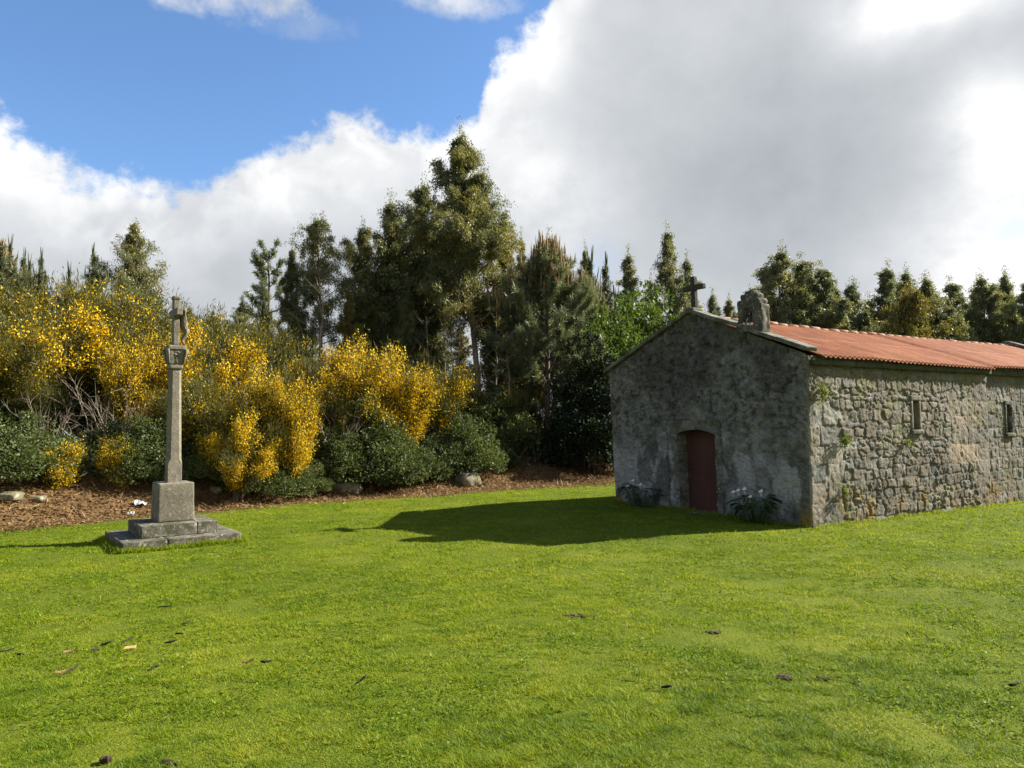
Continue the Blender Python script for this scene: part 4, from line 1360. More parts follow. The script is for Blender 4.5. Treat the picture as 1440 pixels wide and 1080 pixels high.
for src, h, px, py, dp, wk, rz, lab in (
    (giant, 13.0, 677, 176, 31, 1.0, 0.0, 'tallest eucalyptus of all, pale slanting trunk and pointed crown against the white cloud'),
    (bushy, 10.0, 590, 248, 33, 0.95, 0.6, 'dark eucalyptus with a thin leaning tip, close beside the tallest tree'),
    (bushy2, 10.0, 548, 272, 32, 0.95, 2.0, 'bushy eucalyptus of middling height, second left from the tallest tree'),
    (bushy, 10.0, 515, 310, 31.5, 0.9, 3.3, 'rounded dark eucalyptus just right of the airy pale-stemmed one'),
    (airy, 10.0, 452, 302, 30, 1.0, 0.2, 'airy eucalyptus with thin reddish crown and pale bare stem above the yellow broom'),
    (bushy2, 10.0, 412, 340, 31, 0.62, 4.2, 'narrow grey eucalyptus between the branchy pine and the airy eucalyptus'),
    (round_, 8.0, 192, 312, 33, 0.95, 0.9, 'lone round eucalyptus on the skyline behind the wayside cross'),
    (goldtall, 10.0, 705, 300, 32.5, 0.9, 0.5, 'olive gold eucalyptus leaning out on the sunny side of the tallest tree'),
    (slim, 12.0, 735, 322, 36, 0.6, 1.1, 'wispy eucalyptus tip showing just right of the olive gold one'),
    (slim, 12.0, 777, 320, 42, 0.8, 2.0, 'slender spire of a eucalyptus directly behind the brown-tipped pine'),
    (slim2, 12.0, 798, 362, 41, 0.6, 4.4, 'short rusty eucalyptus between the slender spire and the second pine'),
    (slim2, 12.0, 818, 340, 44, 0.5, 0.4, 'faint thin eucalyptus behind the small pine with orange tips'),
    (slim, 12.0, 882, 347, 42, 1.0, 3.6, 'conical eucalyptus halfway between the pines and the gable cross'),
    (slim2, 12.0, 941, 315, 42, 0.85, 5.0, 'tall pointed eucalyptus just left of the gable cross'),
    (slim, 12.0, 968, 352, 45, 0.9, 0.8, 'paler eucalyptus peeping out behind the gable cross'),
    (slim2, 12.0, 912, 385, 46, 0.8, 1.7, 'low eucalyptus in the gap left of the tall pointed one'),
    (slim, 12.0, 1004, 405, 62, 1.0, 2.7, 'small distant eucalyptus between the gable cross and the bellcote'),
    (slim2, 12.0, 1030, 412, 62, 0.9, 3.1, 'small distant eucalyptus touching the left side of the bellcote'),
    (row1, 11.0, 1094, 346, 45, 1.13, 0.0, 'broad tall eucalyptus immediately behind the bellcote'),
    (row2, 11.0, 1130, 355, 46, 1.24, 1.2, 'eucalyptus just right of the broad one behind the bellcote'),
    (row2, 11.0, 1165, 367, 44, 1.13, 2.3, 'eucalyptus with a loose leaning top over the middle of the roof'),
    (row3, 11.0, 1198, 392, 47, 1.13, 3.4, 'shorter brownish eucalyptus left of the gap in the tree row'),
    (row2, 11.0, 1243, 370, 46, 0.96, 4.5, 'thin spire right of the gap in the tree row'),
    (row1, 11.0, 1272, 376, 47, 0.84, 5.6, 'spire of a eucalyptus rising above the olive bush-like tree'),
    (row3, 11.0, 1304, 383, 45, 1.13, 0.7, 'rusty topped eucalyptus right of the olive tree over the roof'),
    (row2, 11.0, 1345, 388, 48, 1.13, 1.8, 'dim feathery eucalyptus beyond the roof, left of the dark rounded pair'),
    (row1, 11.0, 1382, 382, 46, 0.96, 2.9, 'dark dense eucalyptus, left one of the rounded pair above the far roof end'),
    (row3, 11.0, 1410, 378, 47, 0.84, 4.0, 'dark slim eucalyptus, right one of the rounded pair above the far roof end'),
    (row2, 11.0, 1440, 388, 45, 1.13, 5.1, 'eucalyptus cut by the edge of the picture above the roof'),
    (row1, 11.0, 1066, 420, 50, 0.90, 0.3, 'low eucalyptus hidden mostly behind the bellcote'),
    (row3, 11.0, 1220, 430, 44, 1.13, 2.6, 'low dark eucalyptus filling the gap over the roof ridge'),
    (row1, 11.0, 1335, 425, 44, 1.13, 1.6, 'low dark eucalyptus below the feathery one'),
    (slim2, 12.0, 1112, 372, 50, 1.0, 0.4, 'feathery spire between the two big eucalyptus behind the bellcote'),
    (slim, 12.0, 1150, 388, 51, 1.2, 1.9, 'thin pale spire behind the eucalyptus with the loose leaning top'),
    (slim2, 12.0, 1184, 396, 50, 1.0, 3.3, 'pale spire just left of the shorter brownish eucalyptus'),
    (slim, 12.0, 1215, 412, 52, 1.2, 4.7, 'faint low spire standing in the gap of the tree row'),
    (slim2, 12.0, 1258, 386, 51, 0.9, 0.9, 'feathery spire left behind the olive yellow tree'),
    (slim, 12.0, 1290, 392, 50, 1.2, 2.2, 'thin spire between the olive yellow tree and the rusty topped one'),
    (slim2, 12.0, 1323, 402, 51, 1.1, 3.6, 'pale low spire right of the rusty topped eucalyptus'),
    (slim, 12.0, 1364, 398, 51, 1.2, 5.0, 'thin spire between the feathery eucalyptus and the dark rounded pair'),
    (slim2, 12.0, 1396, 394, 52, 0.9, 0.2, 'pale spire in the cleft of the dark rounded pair'),
    (slim, 12.0, 1425, 400, 51, 1.2, 1.5, 'thin spire next to the eucalyptus cut by the picture edge'),
    (bushy2, 10.0, 440, 455, 36, 0.9, 0.3, 'low olive eucalyptus behind the foot of the airy one'),
    (goldtall, 10.0, 520, 440, 34, 1.1, 1.0, 'low olive eucalyptus above the tallest golden broom'),
    (bushy2, 10.0, 605, 448, 38, 1.0, 2.6, 'low eucalyptus in the dim gap left of the pale slanting trunk'),
    (goldtall, 10.0, 650, 455, 38, 1.3, 3.9, 'olive brown thicket tree seen behind the bare saplings'),
    (bushy2, 10.0, 705, 445, 38, 1.0, 5.2, 'low eucalyptus in the dim gap right of the pale slanting trunk'),
    (goldtall, 10.0, 752, 470, 38, 1.3, 0.6, 'olive brown thicket tree seen between the two pine trunks'),
    (bushy2, 10.0, 800, 470, 38, 1.0, 1.9, 'low eucalyptus behind the black conifer'),
    (gold, 8.0, 1278, 408, 41, 0.9, 0.0, 'bushy olive yellow tree standing in front of the row beyond the roof'),
    (goldtall, 10.0, 487, 400, 28.5, 0.8, 2.2, 'small reddish olive eucalyptus at the foot of the airy one'),
    (bushy, 10.0, 612, 385, 35.0, 0.85, 5.1, 'dark lower eucalyptus under the crown of the tallest tree'),
    (bushy2, 10.0, 575, 400, 30, 0.8, 5.6, 'dark lower eucalyptus right behind the golden broom'),
):
    place(src, h, px, py, dp, lab, wk, rz, GE)

# ------------------------------------------------------------------ pines
GP = 'pines among the eucalyptus'


def pine(seed, mat='pine', **k):
    w, c, cn = pine_mesh(seed, **k)
    return proto('pine_tree', 'tree', [('trunk', w, M['bark_pine']), ('crown', c, M[mat]), ('candle_shoots', cn, M['candle'])])


pineA = pine(201, H=8.0, spread=2.5, base=0.30, n_whorl=13, per=6, needles=95000, NL=0.22, NW=0.018, prof=lambda r: (0.75 + 0.35 * min(1, r * 4)) * (1 - r ** 1.5) + 0.12, candles=260, clen=(0.30, 0.65))
pineB = pine(202, H=7.0, spread=1.5, base=0.25, n_whorl=12, per=4, needles=36000, NL=0.19, NW=0.024, candles=80, clen=(0.2, 0.45), top_only=0.5)
spire = pine(203, 'pine_light', H=6.0, spread=1.9, base=0.10, n_whorl=9, per=5, needles=20000, NL=0.15, NW=0.022, candles=40, elev=(22, 50), lift=1.0, prof=lambda r: (1 - r) ** 1.1 + 0.10, clen=(0.25, 0.55), top_only=0.3)
branchy = pine(204, H=6.5, spread=1.5, base=0.45, n_whorl=6, per=3, needles=11000, NL=0.17, NW=0.026, candles=0, prof=lambda r: 0.9 - 0.45 * r, elev=(5, 35))
for ch in spire.children:
    if ch.name.startswith('candle_shoots'):
        ch.data.materials.clear(); ch.data.materials.append(plain_mat('green_candle', (0.10, 0.105, 0.04), (0.07, 0.085, 0.035), 6, 0.8, 0))
for src, h, px, py, dp, wk, rz, lab in (
    (pineA, 8.3, 768, 352, 28.5, 1.05, 0.4, 'broad bushy pine with many upright brown candles, left of the chapel'),
    (pineB, 7.3, 722, 372, 31.5, 1.05, 2.0, 'dark pine pressed against the left flank of the brown-tipped pine'),
    (pineB, 7.3, 838, 398, 36, 0.95, 4.0, 'smaller pine with a tuft of orange brown tips, nearer the chapel'),
    (spire, 6.5, 827, 345, 42, 0.75, 0.0, 'bare spiky pine top behind the orange tufted pine'),
    (spire, 6.5, 850, 352, 44, 0.7, 1.4, 'spiky pine top just right of the orange tufted pine'),
    (spire, 6.5, 868, 400, 40, 0.9, 2.6, 'green young pine left of the conical eucalyptus'),
    (branchy, 6.7, 377, 348, 33, 1.0, 0.8, 'sparse branchy pine with open flat tufts against the cloud'),
    (spire, 6.5, 372, 395, 32, 0.6, 3.0, 'young spiky pine at the foot of the sparse branchy pine'),
    (pineB, 7.3, 4, 338, 31, 1.0, 5.0, 'brown tinged pine at the picture edge on the hilltop'),
    (spire, 6.5, 13, 328, 33, 0.7, 0.5, 'tall pine spike nearest the picture edge on the hilltop'),
    (spire, 6.5, 33, 346, 32.5, 0.65, 1.9, 'second pine spike on the hilltop skyline'),
    (spire, 6.5, 44, 354, 33.5, 0.6, 4.1, 'short pine spike between two taller ones on the hilltop'),
    (spire, 6.5, 59, 346, 31.5, 0.75, 2.7, 'pine spike with whorled arms rising over the yellow hilltop broom'),
    (spire, 6.5, 99, 366, 32, 0.6, 3.5, 'little pine pair tip halfway to the lone round eucalyptus'),
    (spire, 6.5, 134, 342, 30.5, 0.95, 5.3, 'bright green young pine with crossed leaders left of the lone round eucalyptus'),
    (pineB, 7.3, 735, 430, 29.0, 0.7, 1.0, 'slim dark stemmed pine in the shade left of the grey pine trunk'),
):
    place(src, h, px, py, dp, lab, wk, rz, GP)

# small far trees on the skyline in the dip
for src, h, px, py, dp, lab in ((round_, 8.0, 342, 424, 48, 'tiny dark round tree on the skyline dip behind the broom'), (round_, 8.0, 268, 432, 50, 'tiny bush-like tree just right of the cross head on the skyline'), (row3, 11.0, 300, 436, 50, 'tiny pointed tree in the skyline dip')):
    place(src, h, px, py, dp, lab, 1.1, 1.0, GE)

# ------------------------------------------------------------------ conifer and fresh green shrubs by the chapel
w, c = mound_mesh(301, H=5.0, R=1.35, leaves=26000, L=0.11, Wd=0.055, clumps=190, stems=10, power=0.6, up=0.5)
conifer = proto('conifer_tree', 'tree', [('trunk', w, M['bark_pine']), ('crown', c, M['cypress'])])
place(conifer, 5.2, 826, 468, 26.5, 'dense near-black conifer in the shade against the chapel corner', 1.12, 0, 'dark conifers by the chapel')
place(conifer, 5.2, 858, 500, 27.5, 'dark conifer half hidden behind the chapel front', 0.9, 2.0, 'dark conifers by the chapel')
w, c = mound_mesh(302, H=4.0, R=1.5, leaves=15000, L=0.13, Wd=0.075, clumps=110, stems=12, power=0.6, up=0.4)
lime = proto('leafy_shrub', 'shrub', [('stem', w, M['stem']), ('foliage', c, M['lime'])])
for px, py, dp, wk, rz, lab in ((838, 440, 29.5, 0.8, 0, 'bright green leafy shrub above the dark conifer'), (870, 425, 33, 0.9, 1.2, 'fresh green shrub between the pines and the chapel gable'),
                                (905, 408, 37, 0.8, 2.6, 'yellowish green shrub peeping over the sloping gable coping'), (888, 455, 31, 0.8, 3.9, 'low fresh green shrub hugging the gable coping')):
    place(lime, 4.1, px, py, dp, lab, wk, rz, 'fresh green shrubs')

# ------------------------------------------------------------------ broom
GB = 'flowering broom bushes on the bank'


def broom(seed, **k):
    w, c, f = broom_mesh(seed, **k)
    return proto('broom_shrub', 'shrub', [('stem', w, M['stem']), ('crown', c, M['broom']), ('blossom', f, M['flower'])])


br_full = broom(401, H=3.0, R=1.5, twigs=14000, flowers=21000, thr=0.50)
br_full2 = broom(402, H=3.0, R=1.6, twigs=14000, flowers=10500, thr=0.60)
br_half = broom(403, H=3.0, R=1.6, twigs=15000, flowers=6000, thr=0.63)
br_few = broom(404, H=3.0, R=1.7, twigs=16000, flowers=1500, thr=0.62)
br_few2 = broom(405, H=3.0, R=1.5, twigs=15000, flowers=600, thr=0.66, n_stem=11)
br_low = broom(406, H=1.2, R=0.9, twigs=4500, flowers=6500, thr=0.36, n_stem=8, skirt=0.1)
for src, h, px, py, dp, wk, rz, lab in (
    (br_full2, 3.1, 75, 425, 20.5, 0.95, 0.0, 'large broom with a broad band of yellow bloom, left part of the bank'),
    (br_half, 3.1, 12, 440, 19.5, 0.9, 1.0, 'broom at the picture edge with patchy yellow bloom'),
    (br_few, 3.1, 138, 450, 21.5, 0.9, 2.2, 'mostly green broom with tangled stems, left of the cross column'),
    (br_full, 3.1, 192, 468, 20.2, 0.55, 0.7, 'compact bright yellow broom just left of the cross column'),
    (br_half, 3.1, 245, 445, 23.0, 0.85, 3.0, 'tall broom right behind the cross head'),
    (br_full2, 3.1, 300, 452, 22.0, 0.85, 4.0, 'yellow broom just right of the carved cross capital'),
    (br_half, 3.1, 300, 520, 19.6, 0.9, 5.1, 'leaning broom in front, right of the cross shaft'),
    (br_full, 3.1, 388, 510, 20.0, 0.62, 2.1, 'dazzling orange yellow broom midway along the bank'),
    (br_full2, 3.1, 345, 560, 19.0, 0.75, 2.9, 'broom cascading with yellow down to the bramble, right of the pedestal'),
    (br_full2, 3.1, 438, 486, 23.5, 0.75, 0.4, 'golden broom under the airy eucalyptus'),
    (br_full, 3.1, 512, 470, 24.2, 0.75, 1.3, 'tallest golden broom in the middle of the bank'),
    (br_full, 3.1, 560, 500, 23.4, 0.8, 3.5, 'wide golden broom with the heaviest bloom in the middle of the bank'),
    (br_half, 3.1, 608, 500, 25.2, 0.8, 4.6, 'broom thinning to green at the right end of the golden ones'),
    (br_few, 3.1, 470, 540, 22.4, 0.7, 5.5, 'greenish broom below the golden broom under the airy eucalyptus'),
    (br_half, 3.1, 690, 530, 28.5, 0.85, 0.9, 'dull orange broom in the shade beside the pale slanting trunk'),
    (br_few, 3.1, 640, 520, 28.0, 0.8, 2.5, 'green broom left of the pale slanting trunk'),
    (br_half, 3.1, 60, 386, 24.5, 0.9, 1.6, 'yellow tipped broom on the hilltop below the pine spikes'),
    (br_few, 3.1, 110, 392, 25.5, 1.0, 2.9, 'green hilltop broom with scattered bloom'),
    (br_half, 3.1, 150, 398, 25.0, 0.8, 4.3, 'small flowering broom at the foot of the lone round eucalyptus'),
    (br_few, 3.1, 205, 412, 24.5, 0.9, 5.7, 'green rounded broom below the lone round eucalyptus'),
    (br_few2, 3.1, 280, 438, 26.5, 1.0, 0.6, 'plain green broom on the skyline right of the cross head'),
    (br_few2, 3.1, 335, 448, 25.0, 1.0, 1.9, 'plain olive broom behind the dazzling orange yellow one'),
    (br_few2, 3.1, 385, 455, 27.0, 1.0, 3.2, 'brownish broom on the skyline below the sparse branchy pine'),
    (br_few, 3.1, -30, 405, 22.5, 1.0, 4.4, 'broom beyond the picture edge with its side showing'),
    (br_few2, 3.1, 20, 408, 25.5, 1.0, 0.2, 'green broom under the tallest hilltop pine spike'),
    (br_few2, 3.1, 175, 480, 22.5, 1.0, 1.1, 'thin broom with bare stems behind the compact bright one'),
    (br_few2, 3.1, 420, 520, 25.0, 0.9, 2.0, 'leafless looking broom between the dazzling and the golden ones'),
    (br_few, 3.1, 230, 520, 21.0, 0.8, 3.3, 'green broom directly behind the cross shaft'),
    (br_few2, 3.1, 740, 545, 29.5, 0.8, 4.0, 'shaded broom between the two pine trunks'),
    (br_few2, 3.1, 45, 520, 19.0, 0.8, 5.0, 'dark green broom low on the bank at the picture edge'),
    (br_low, 1.25, 92, 634, 16.9, 0.75, 0.0, 'low isolated clump of yellow broom on the bank left of the cross'),
    (br_low, 1.25, 163, 628, 17.5, 0.58, 2.0, 'smaller low yellow clump nearest the cross on its left'),
    (br_full, 3.1, 412, 548, 20.0, 0.62, 4.4, 'small golden broom bush hanging over the light green bramble'),
    (br_full2, 3.1, 335, 606, 18.7, 0.95, 1.2, 'lowest golden broom, spilling nearly to the litter right of the pedestal'),
    (br_few, 3.1, -90, 430, 20.0, 1.0, 3.1, 'broom outside the picture edge, farthest along the bank'),
):
    place(src, h, px, py, dp, lab, wk, rz, GB)

# dead twiggy shrubs and pale saplings
def twig_mesh(seed, H=2.6, R=1.3, n=16):
    rng = np.random.default_rng(seed)
    b = MB()
    for k in range(n):
        az = rng.uniform(0, 6.28)
        elv = math.radians(rng.uniform(35, 80))
        d = np.array([math.cos(az) * math.cos(elv), math.sin(az) * math.cos(elv), math.sin(elv)])
        s = limb((math.cos(az) * 0.1, math.sin(az) * 0.1, 0), d, H * rng.uniform(0.6, 1.05), rng, 6, 0.02, 0.16)
        b.add(*tube(s, np.linspace(0.026, 0.005, 6), 5, False))
        for j in range(7):
            f = rng.uniform(0.3, 1)
            q0 = np.array([np.interp(f, np.linspace(0, 1, 6), s[:, i]) for i in range(3)])
            t = limb(q0, norm(d + rng.normal(0, 0.6, 3)), rng.uniform(0.3, 0.9), rng, 4, 0.0, 0.2)
            b.add(*tube(t, np.linspace(0.010, 0.003, 4), 4, False))
    return b.mesh('stem', True)


dead = proto('dead_shrub', 'shrub', [('stem', twig_mesh(501), M['dead'])])
for px, py, dp, wk, rz, lab in ((130, 500, 19.8, 0.9, 0.0, 'tangle of bare grey stems left of the compact bright broom'), (70, 545, 18.3, 0.8, 1.4, 'bare forked stems low under the large yellow broom'), (165, 530, 19.0, 0.8, 2.6, 'bare brown stems close to the cross shaft'),
                                (405, 500, 26.0, 0.9, 3.7, 'bare twigs on the slope below the sparse branchy pine'), (640, 480, 27.5, 0.8, 4.9, 'bare pale twigs left of the pale slanting trunk'), (480, 560, 21.6, 0.6, 5.5, 'bare twigs under the golden broom')):
    place(dead, 2.5, px, py, dp, lab, wk, rz, 'bare dead shrubs')


def sapling_mesh(seed):
    rng = np.random.default_rng(seed)
    b = MB()
    tt = np.linspace(0, 1, 9)
    tr = np.stack([rng.normal(0, 0.05, 9).cumsum(), rng.normal(0, 0.05, 9).cumsum(), tt * 6], 1)
    b.add(*tube(tr, 0.05 * (1 - tt) + 0.012, 6))
    for k in range(16):
        t = rng.uniform(0.3, 0.95)
        p0 = np.array([np.interp(t, tt, tr[:, i]) for i in range(3)])
        az = rng.uniform(0, 6.28)
        b.add(*tube(limb(p0, norm(np.array([math.cos(az), math.sin(az), 0.9])), rng.uniform(0.5, 1.3), rng, 4, 0.05, 0.12), np.linspace(0.014, 0.004, 4), 4, False))
    return b.mesh('trunk', True)


sap = proto('bare_sapling', 'tree', [('trunk', sapling_mesh(511), M['bark_pale'])])
for px, py, dp, rz, lab in ((648, 440, 29.5, 0.0, 'thin pale sapling left of the slanting trunk'), (628, 455, 29.0, 1.0, 'thin pale sapling above the right end of the golden broom'), (697, 430, 30.0, 2.0, 'thin pale sapling right of the slanting trunk'),
                            (712, 460, 28.0, 3.0, 'crooked thin sapling left of the dark stemmed pine'), (600, 440, 29.5, 4.0, 'thin grey sapling behind the wide golden broom'), (790, 510, 30.0, 5.0, 'thin sapling just right of the grey pine trunk'), (455, 400, 27.5, 0.5, 'pale bare sapling under the airy eucalyptus')):
    place(sap, 6.2, px, py, dp, lab, 1.0, rz, 'pale bare saplings')

# ------------------------------------------------------------------ brambles along the foot of the bank
GR = 'bramble thickets along the foot of the bank'
brm = []
for sd0, hh, rr, nl in ((601, 1.5, 1.25, 12000), (602, 1.3, 1.4, 12000), (603, 1.7, 1.1, 11000)):
    w, c = mound_mesh(sd0, H=hh, R=rr, leaves=int(nl * 1.6), L=0.07, Wd=0.045, clumps=95, stems=22)
    for mt in ('bramble', 'bramble_light'):
        brm.append((proto('bramble_shrub', 'shrub', [('stem', w, M['stem']), ('foliage', c, M[mt])]), hh * 1.1))
for k, (px, py, dp, wk, lab) in enumerate((
    (-45, 585, 16.3, 1.2, 'bramble beyond the picture edge'),
    (8, 590, 16.9, 1.1, 'greyish bramble at the picture edge low on the bank'),
    (50, 605, 18.4, 1.0, 'bramble behind the low isolated yellow clump'),
    (118, 600, 18.8, 1.0, 'bramble between the two low yellow clumps'),
    (160, 590, 19.2, 1.0, 'tall bramble behind the smaller low yellow clump'),
    (205, 600, 18.2, 1.0, 'bramble just left of the cross pedestal'),
    (250, 570, 19.6, 1.0, 'dark bramble hidden behind the cross shaft'),
    (300, 590, 19.2, 1.0, 'dark bramble just right of the cross pedestal'),
    (350, 610, 19.4, 0.9, 'bramble under the cascading yellow broom'),
    (395, 618, 19.8, 1.0, 'glossy green bramble bulging toward the litter bank'),
    (432, 612, 20.4, 0.9, 'light green bramble left of the pale boulder'),
    (475, 600, 21.4, 1.0, 'bramble behind the pale boulder'),
    (520, 592, 22.2, 1.0, 'bramble right of the pale boulder'),
    (562, 588, 22.6, 1.0, 'bramble below the wide golden broom'),
    (605, 586, 23.4, 1.0, 'dark wide bramble below the thinning broom'),
    (648, 588, 24.4, 0.95, 'bramble behind the mossy boulder'),
    (688, 598, 25.6, 0.9, 'pale green bramble at the foot of the pale slanting trunk'),
    (722, 606, 27.5, 0.9, 'bramble trailing down toward the grey pine trunk'),
    (752, 600, 31.5, 0.8, 'bramble in the shade behind the grey pine trunk'),
    (668, 560, 27.6, 0.9, 'taller bramble behind the foot of the pale slanting trunk'),
    (540, 560, 24.6, 1.0, 'bramble on the slope under the golden brooms'),
    (430, 565, 23.0, 1.0, 'bramble on the slope left of the golden brooms'),
    (20, 520, 20.2, 1.1, 'bramble up the slope at the picture edge'),
    (100, 545, 20.6, 1.1, 'bramble up the slope under the large yellow broom'),
    (215, 540, 21.4, 1.1, 'bramble up the slope left of the cross shaft'),
    (320, 560, 21.0, 1.0, 'bramble up the slope right of the cross shaft'),
    (600, 545, 26.6, 1.0, 'bramble up the slope below the bare saplings'))):
    src, hh = brm[(k % 3) * 2 + (1 if 'ight' in lab or 'pale' in lab or 'grey' in lab or k in (1, 3, 5, 7, 9, 11, 13, 15, 16, 17, 20, 23) else 0)]
    place(src, hh, px, py + (26, -8, 14, 36, 0, -16, 24)[k % 7], dp, lab, wk, k * 1.7, GR, 0.1)

# ------------------------------------------------------------------ ground cover
def build_covers():
    rng = np.random.default_rng(77)
    # lawn: blades, thicker on the screen-near side
    N = 2200000
    r = np.exp(rng.uniform(math.log(2.6), math.log(36), N))
    a = rng.uniform(-0.80, 0.80, N)
    x, y = r * np.sin(a), r * np.cos(a)
    d = bank_d(x, y) + (fbm(x * 0.5, y * 0.5, 0, 3, 3) - 0.5) * 1.6 + (fbm(x * 4, y * 4, 0, 2, 4) - 0.5) * 0.9
    sl, ul = chapel_local(x, y)
    ok = (d < rng.normal(-0.05, 0.25, N)) & ~((sl > -0.02) & (sl < CH_L) & (ul > -0.04) & (ul < CH_W))
    dx, dy = x - CROSS_XY[0], y - CROSS_XY[1]
    cx_, cy_ = dx * 0.804 + dy * 0.594, -dx * 0.594 + dy * 0.804
    ok &= ~((np.abs(cx_) < 0.925) & (np.abs(cy_) < 0.88))
    x, y, r = x[ok], y[ok], r[ok]
    n = len(x)
    patch = fbm(x * 0.45, y * 0.45, 0, 4, 91)
    tuft = fbm(x * 3.0, y * 3.0, 0, 3, 92) * 0.5 + fbm(x * 11.0, y * 11.0, 0, 3, 95) * 0.5
    bare = sm(0.64, 0.72, fbm(x * 1.3, y * 1.3, 3, 4, 93))
    gap = 1 - sm(0.36, 0.46, fbm(x * 8.0, y * 8.0, 6, 3, 96))
    keep = rng.random(n) > np.maximum(bare * 0.75, gap * 0.35)
    x, y, r, patch, tuft = x[keep], y[keep], r[keep], patch[keep], tuft[keep]
    n = len(x)
    z = terrain(x, y)
    hgt = (0.011 + 0.019 * sm(0.42, 0.66, tuft)) * rng.uniform(0.5, 1.4, n) * (1 + 0.015 * r)
    wid = 0.0029 * (r / 4.0) ** 0.85 * rng.uniform(0.7, 1.3, n) + 0.0008
    az = rng.uniform(0, 6.283, n)
    lay = rng.uniform(0.2, 1.9, n)
    ax = np.stack([np.cos(az) * lay, np.sin(az) * lay, np.ones(n)], 1)
    ax = norm(ax)
    L = hgt * np.sqrt(1 + lay ** 2)
    sd_ = np.stack([-np.sin(az), np.cos(az), np.zeros(n)], 1)
    tw = rng.normal(0, 0.5, (n, 3)); sd_ = norm(sd_ + tw * 0.5)
    p = np.stack([x, y, z - 0.004], 1)
    w2 = (wid / 2)[:, None]
    tip = p + ax * L[:, None] + np.stack([np.cos(az), np.sin(az), -0.6 * np.ones(n)], 1) * (L * 0.18)[:, None]
    v = np.stack([p - sd_ * w2, p + sd_ * w2, tip + sd_ * w2 * 0.3, tip - sd_ * w2 * 0.3], 1).reshape(-1, 3)
    tint = np.clip(0.14 + 0.36 * sm(0.30, 0.72, patch) + rng.normal(0, 0.20, n) + 0.9 * (fbm(x * 5.5, y * 5.5, 2, 4, 97) - 0.5) + 0.35 * (fbm(x * 1.6, y * 1.6, 2, 3, 98) - 0.5), 0, 1)
    dry = rng.random(n) < 0.03 + 0.25 * sm(0.56, 0.7, fbm(x * 0.9, y * 0.9, 5, 4, 94))
    tint = np.where(dry, rng.uniform(0.85, 1.0, n), tint)
    grass_v, grass_t = v, tint
    M2 = 16000
    sp = rng.uniform(0, 1, M2)
    pick = rng.integers(0, 6, M2)
    off = np.abs(rng.normal(0, 0.05, M2)) + 0.012
    ca, sa = 0.804, 0.594
    gx, gy = np.zeros(M2), np.zeros(M2)
    for j, (kx, ky) in enumerate(((1, 0), (-1, 0), (0, 1), (0, -1))):
        m_ = pick == j
        lx = np.where(kx, kx * (0.925 + off), (sp * 2 - 1) * 0.94)
        ly = np.where(ky, ky * (0.88 + off), (sp * 2 - 1) * 0.90)
        gx = np.where(m_, CROSS_XY[0] + lx * ca - ly * sa, gx); gy = np.where(m_, CROSS_XY[1] + lx * sa + ly * ca, gy)
    m_ = pick == 4
    gx = np.where(m_, C0[0] + SV[0] * sp * CH_L - UV[0] * (off + 0.03), gx); gy = np.where(m_, C0[1] + SV[1] * sp * CH_L - UV[1] * (off + 0.03), gy)
    m_ = pick == 5
    gx = np.where(m_, C0[0] + UV[0] * sp * CH_W - SV[0] * (off + 0.03), gx); gy = np.where(m_, C0[1] + UV[1] * sp * CH_W - SV[1] * (off + 0.03), gy)
    gp = np.stack([gx, gy, terrain(gx, gy) - 0.005], 1)
    ga = norm(rng.normal(0, 0.45, (M2, 3)) + [0, 0, 1.0])
    gv, _ = leaf_quads(rng, gp, ga, rng.uniform(0.03, 0.13, M2) * (0.4 + fbm(gx * 4, gy * 4, 0, 3, 19)), rng.uniform(0.006, 0.012, M2))
    # broad-leaved weeds lying flat in patches, and dry straws
    M3 = 130000
    wr = np.exp(rng.uniform(math.log(2.6), math.log(20), M3)); wa = rng.uniform(-0.80, 0.80, M3)
    wx, wy = wr * np.sin(wa), wr * np.cos(wa)
    sl, ul = chapel_local(wx, wy)
    dx, dy = wx - CROSS_XY[0], wy - CROSS_XY[1]
    wok = (fbm(wx * 1.4, wy * 1.4, 8, 4, 23) + 0.25 * fbm(wx * 9, wy * 9, 8, 2, 24) > 0.66) & (bank_d(wx, wy) < -0.4) & ~((sl > -0.1) & (ul > -0.1)) & ~((np.abs(dx * 0.804 + dy * 0.594) < 0.95) & (np.abs(-dx * 0.594 + dy * 0.804) < 0.9))
    wx, wy, wr = wx[wok], wy[wok], wr[wok]
    m3 = len(wx)
    straw = rng.random(m3) < 0.05
    wp = np.stack([wx, wy, terrain(wx, wy) + rng.uniform(0.008, 0.024, m3)], 1)
    wax = norm(rng.normal(0, 1, (m3, 3)) * [1, 1, 0.3])
    kk = (wr / 4) ** 0.6
    wv, _ = leaf_quads(rng, wp, wax, np.where(straw, rng.uniform(0.05, 0.13, m3), rng.uniform(0.012, 0.026, m3) * kk), np.where(straw, 0.0035, rng.uniform(0.010, 0.018, m3) * kk), np.tile([0, 0, 1.0], (m3, 1)))
    v = np.concatenate([v, wv]); tint = np.concatenate([tint, np.where(straw, 1.0, np.clip(rng.normal(0.12, 0.13, m3), 0, 1))]); n += m3
    v = np.concatenate([v, gv]); tint = np.concatenate([tint, np.clip(rng.normal(0.4, 0.22, M2), 0, 1)]); n += M2
    me = np_mesh('grass', v, np.arange(n * 4).reshape(n, 4), fattr={'tint': np.repeat(tint, 4)})
    tag(link('grass', me, M['grass']), 'short uneven yellow green lawn grass', 'grass', kind='stuff')
    # fallen leaves on the bank
    N = 90000
    x = rng.uniform(-17, 7, N); y = np.interp(x, EDGE[:, 0], EDGE[:, 1]) + rng.uniform(-1.0, 6.0, N)
    d = bank_d(x, y) + (fbm(x * 0.5, y * 0.5, 0, 3, 3) - 0.5) * 1.6
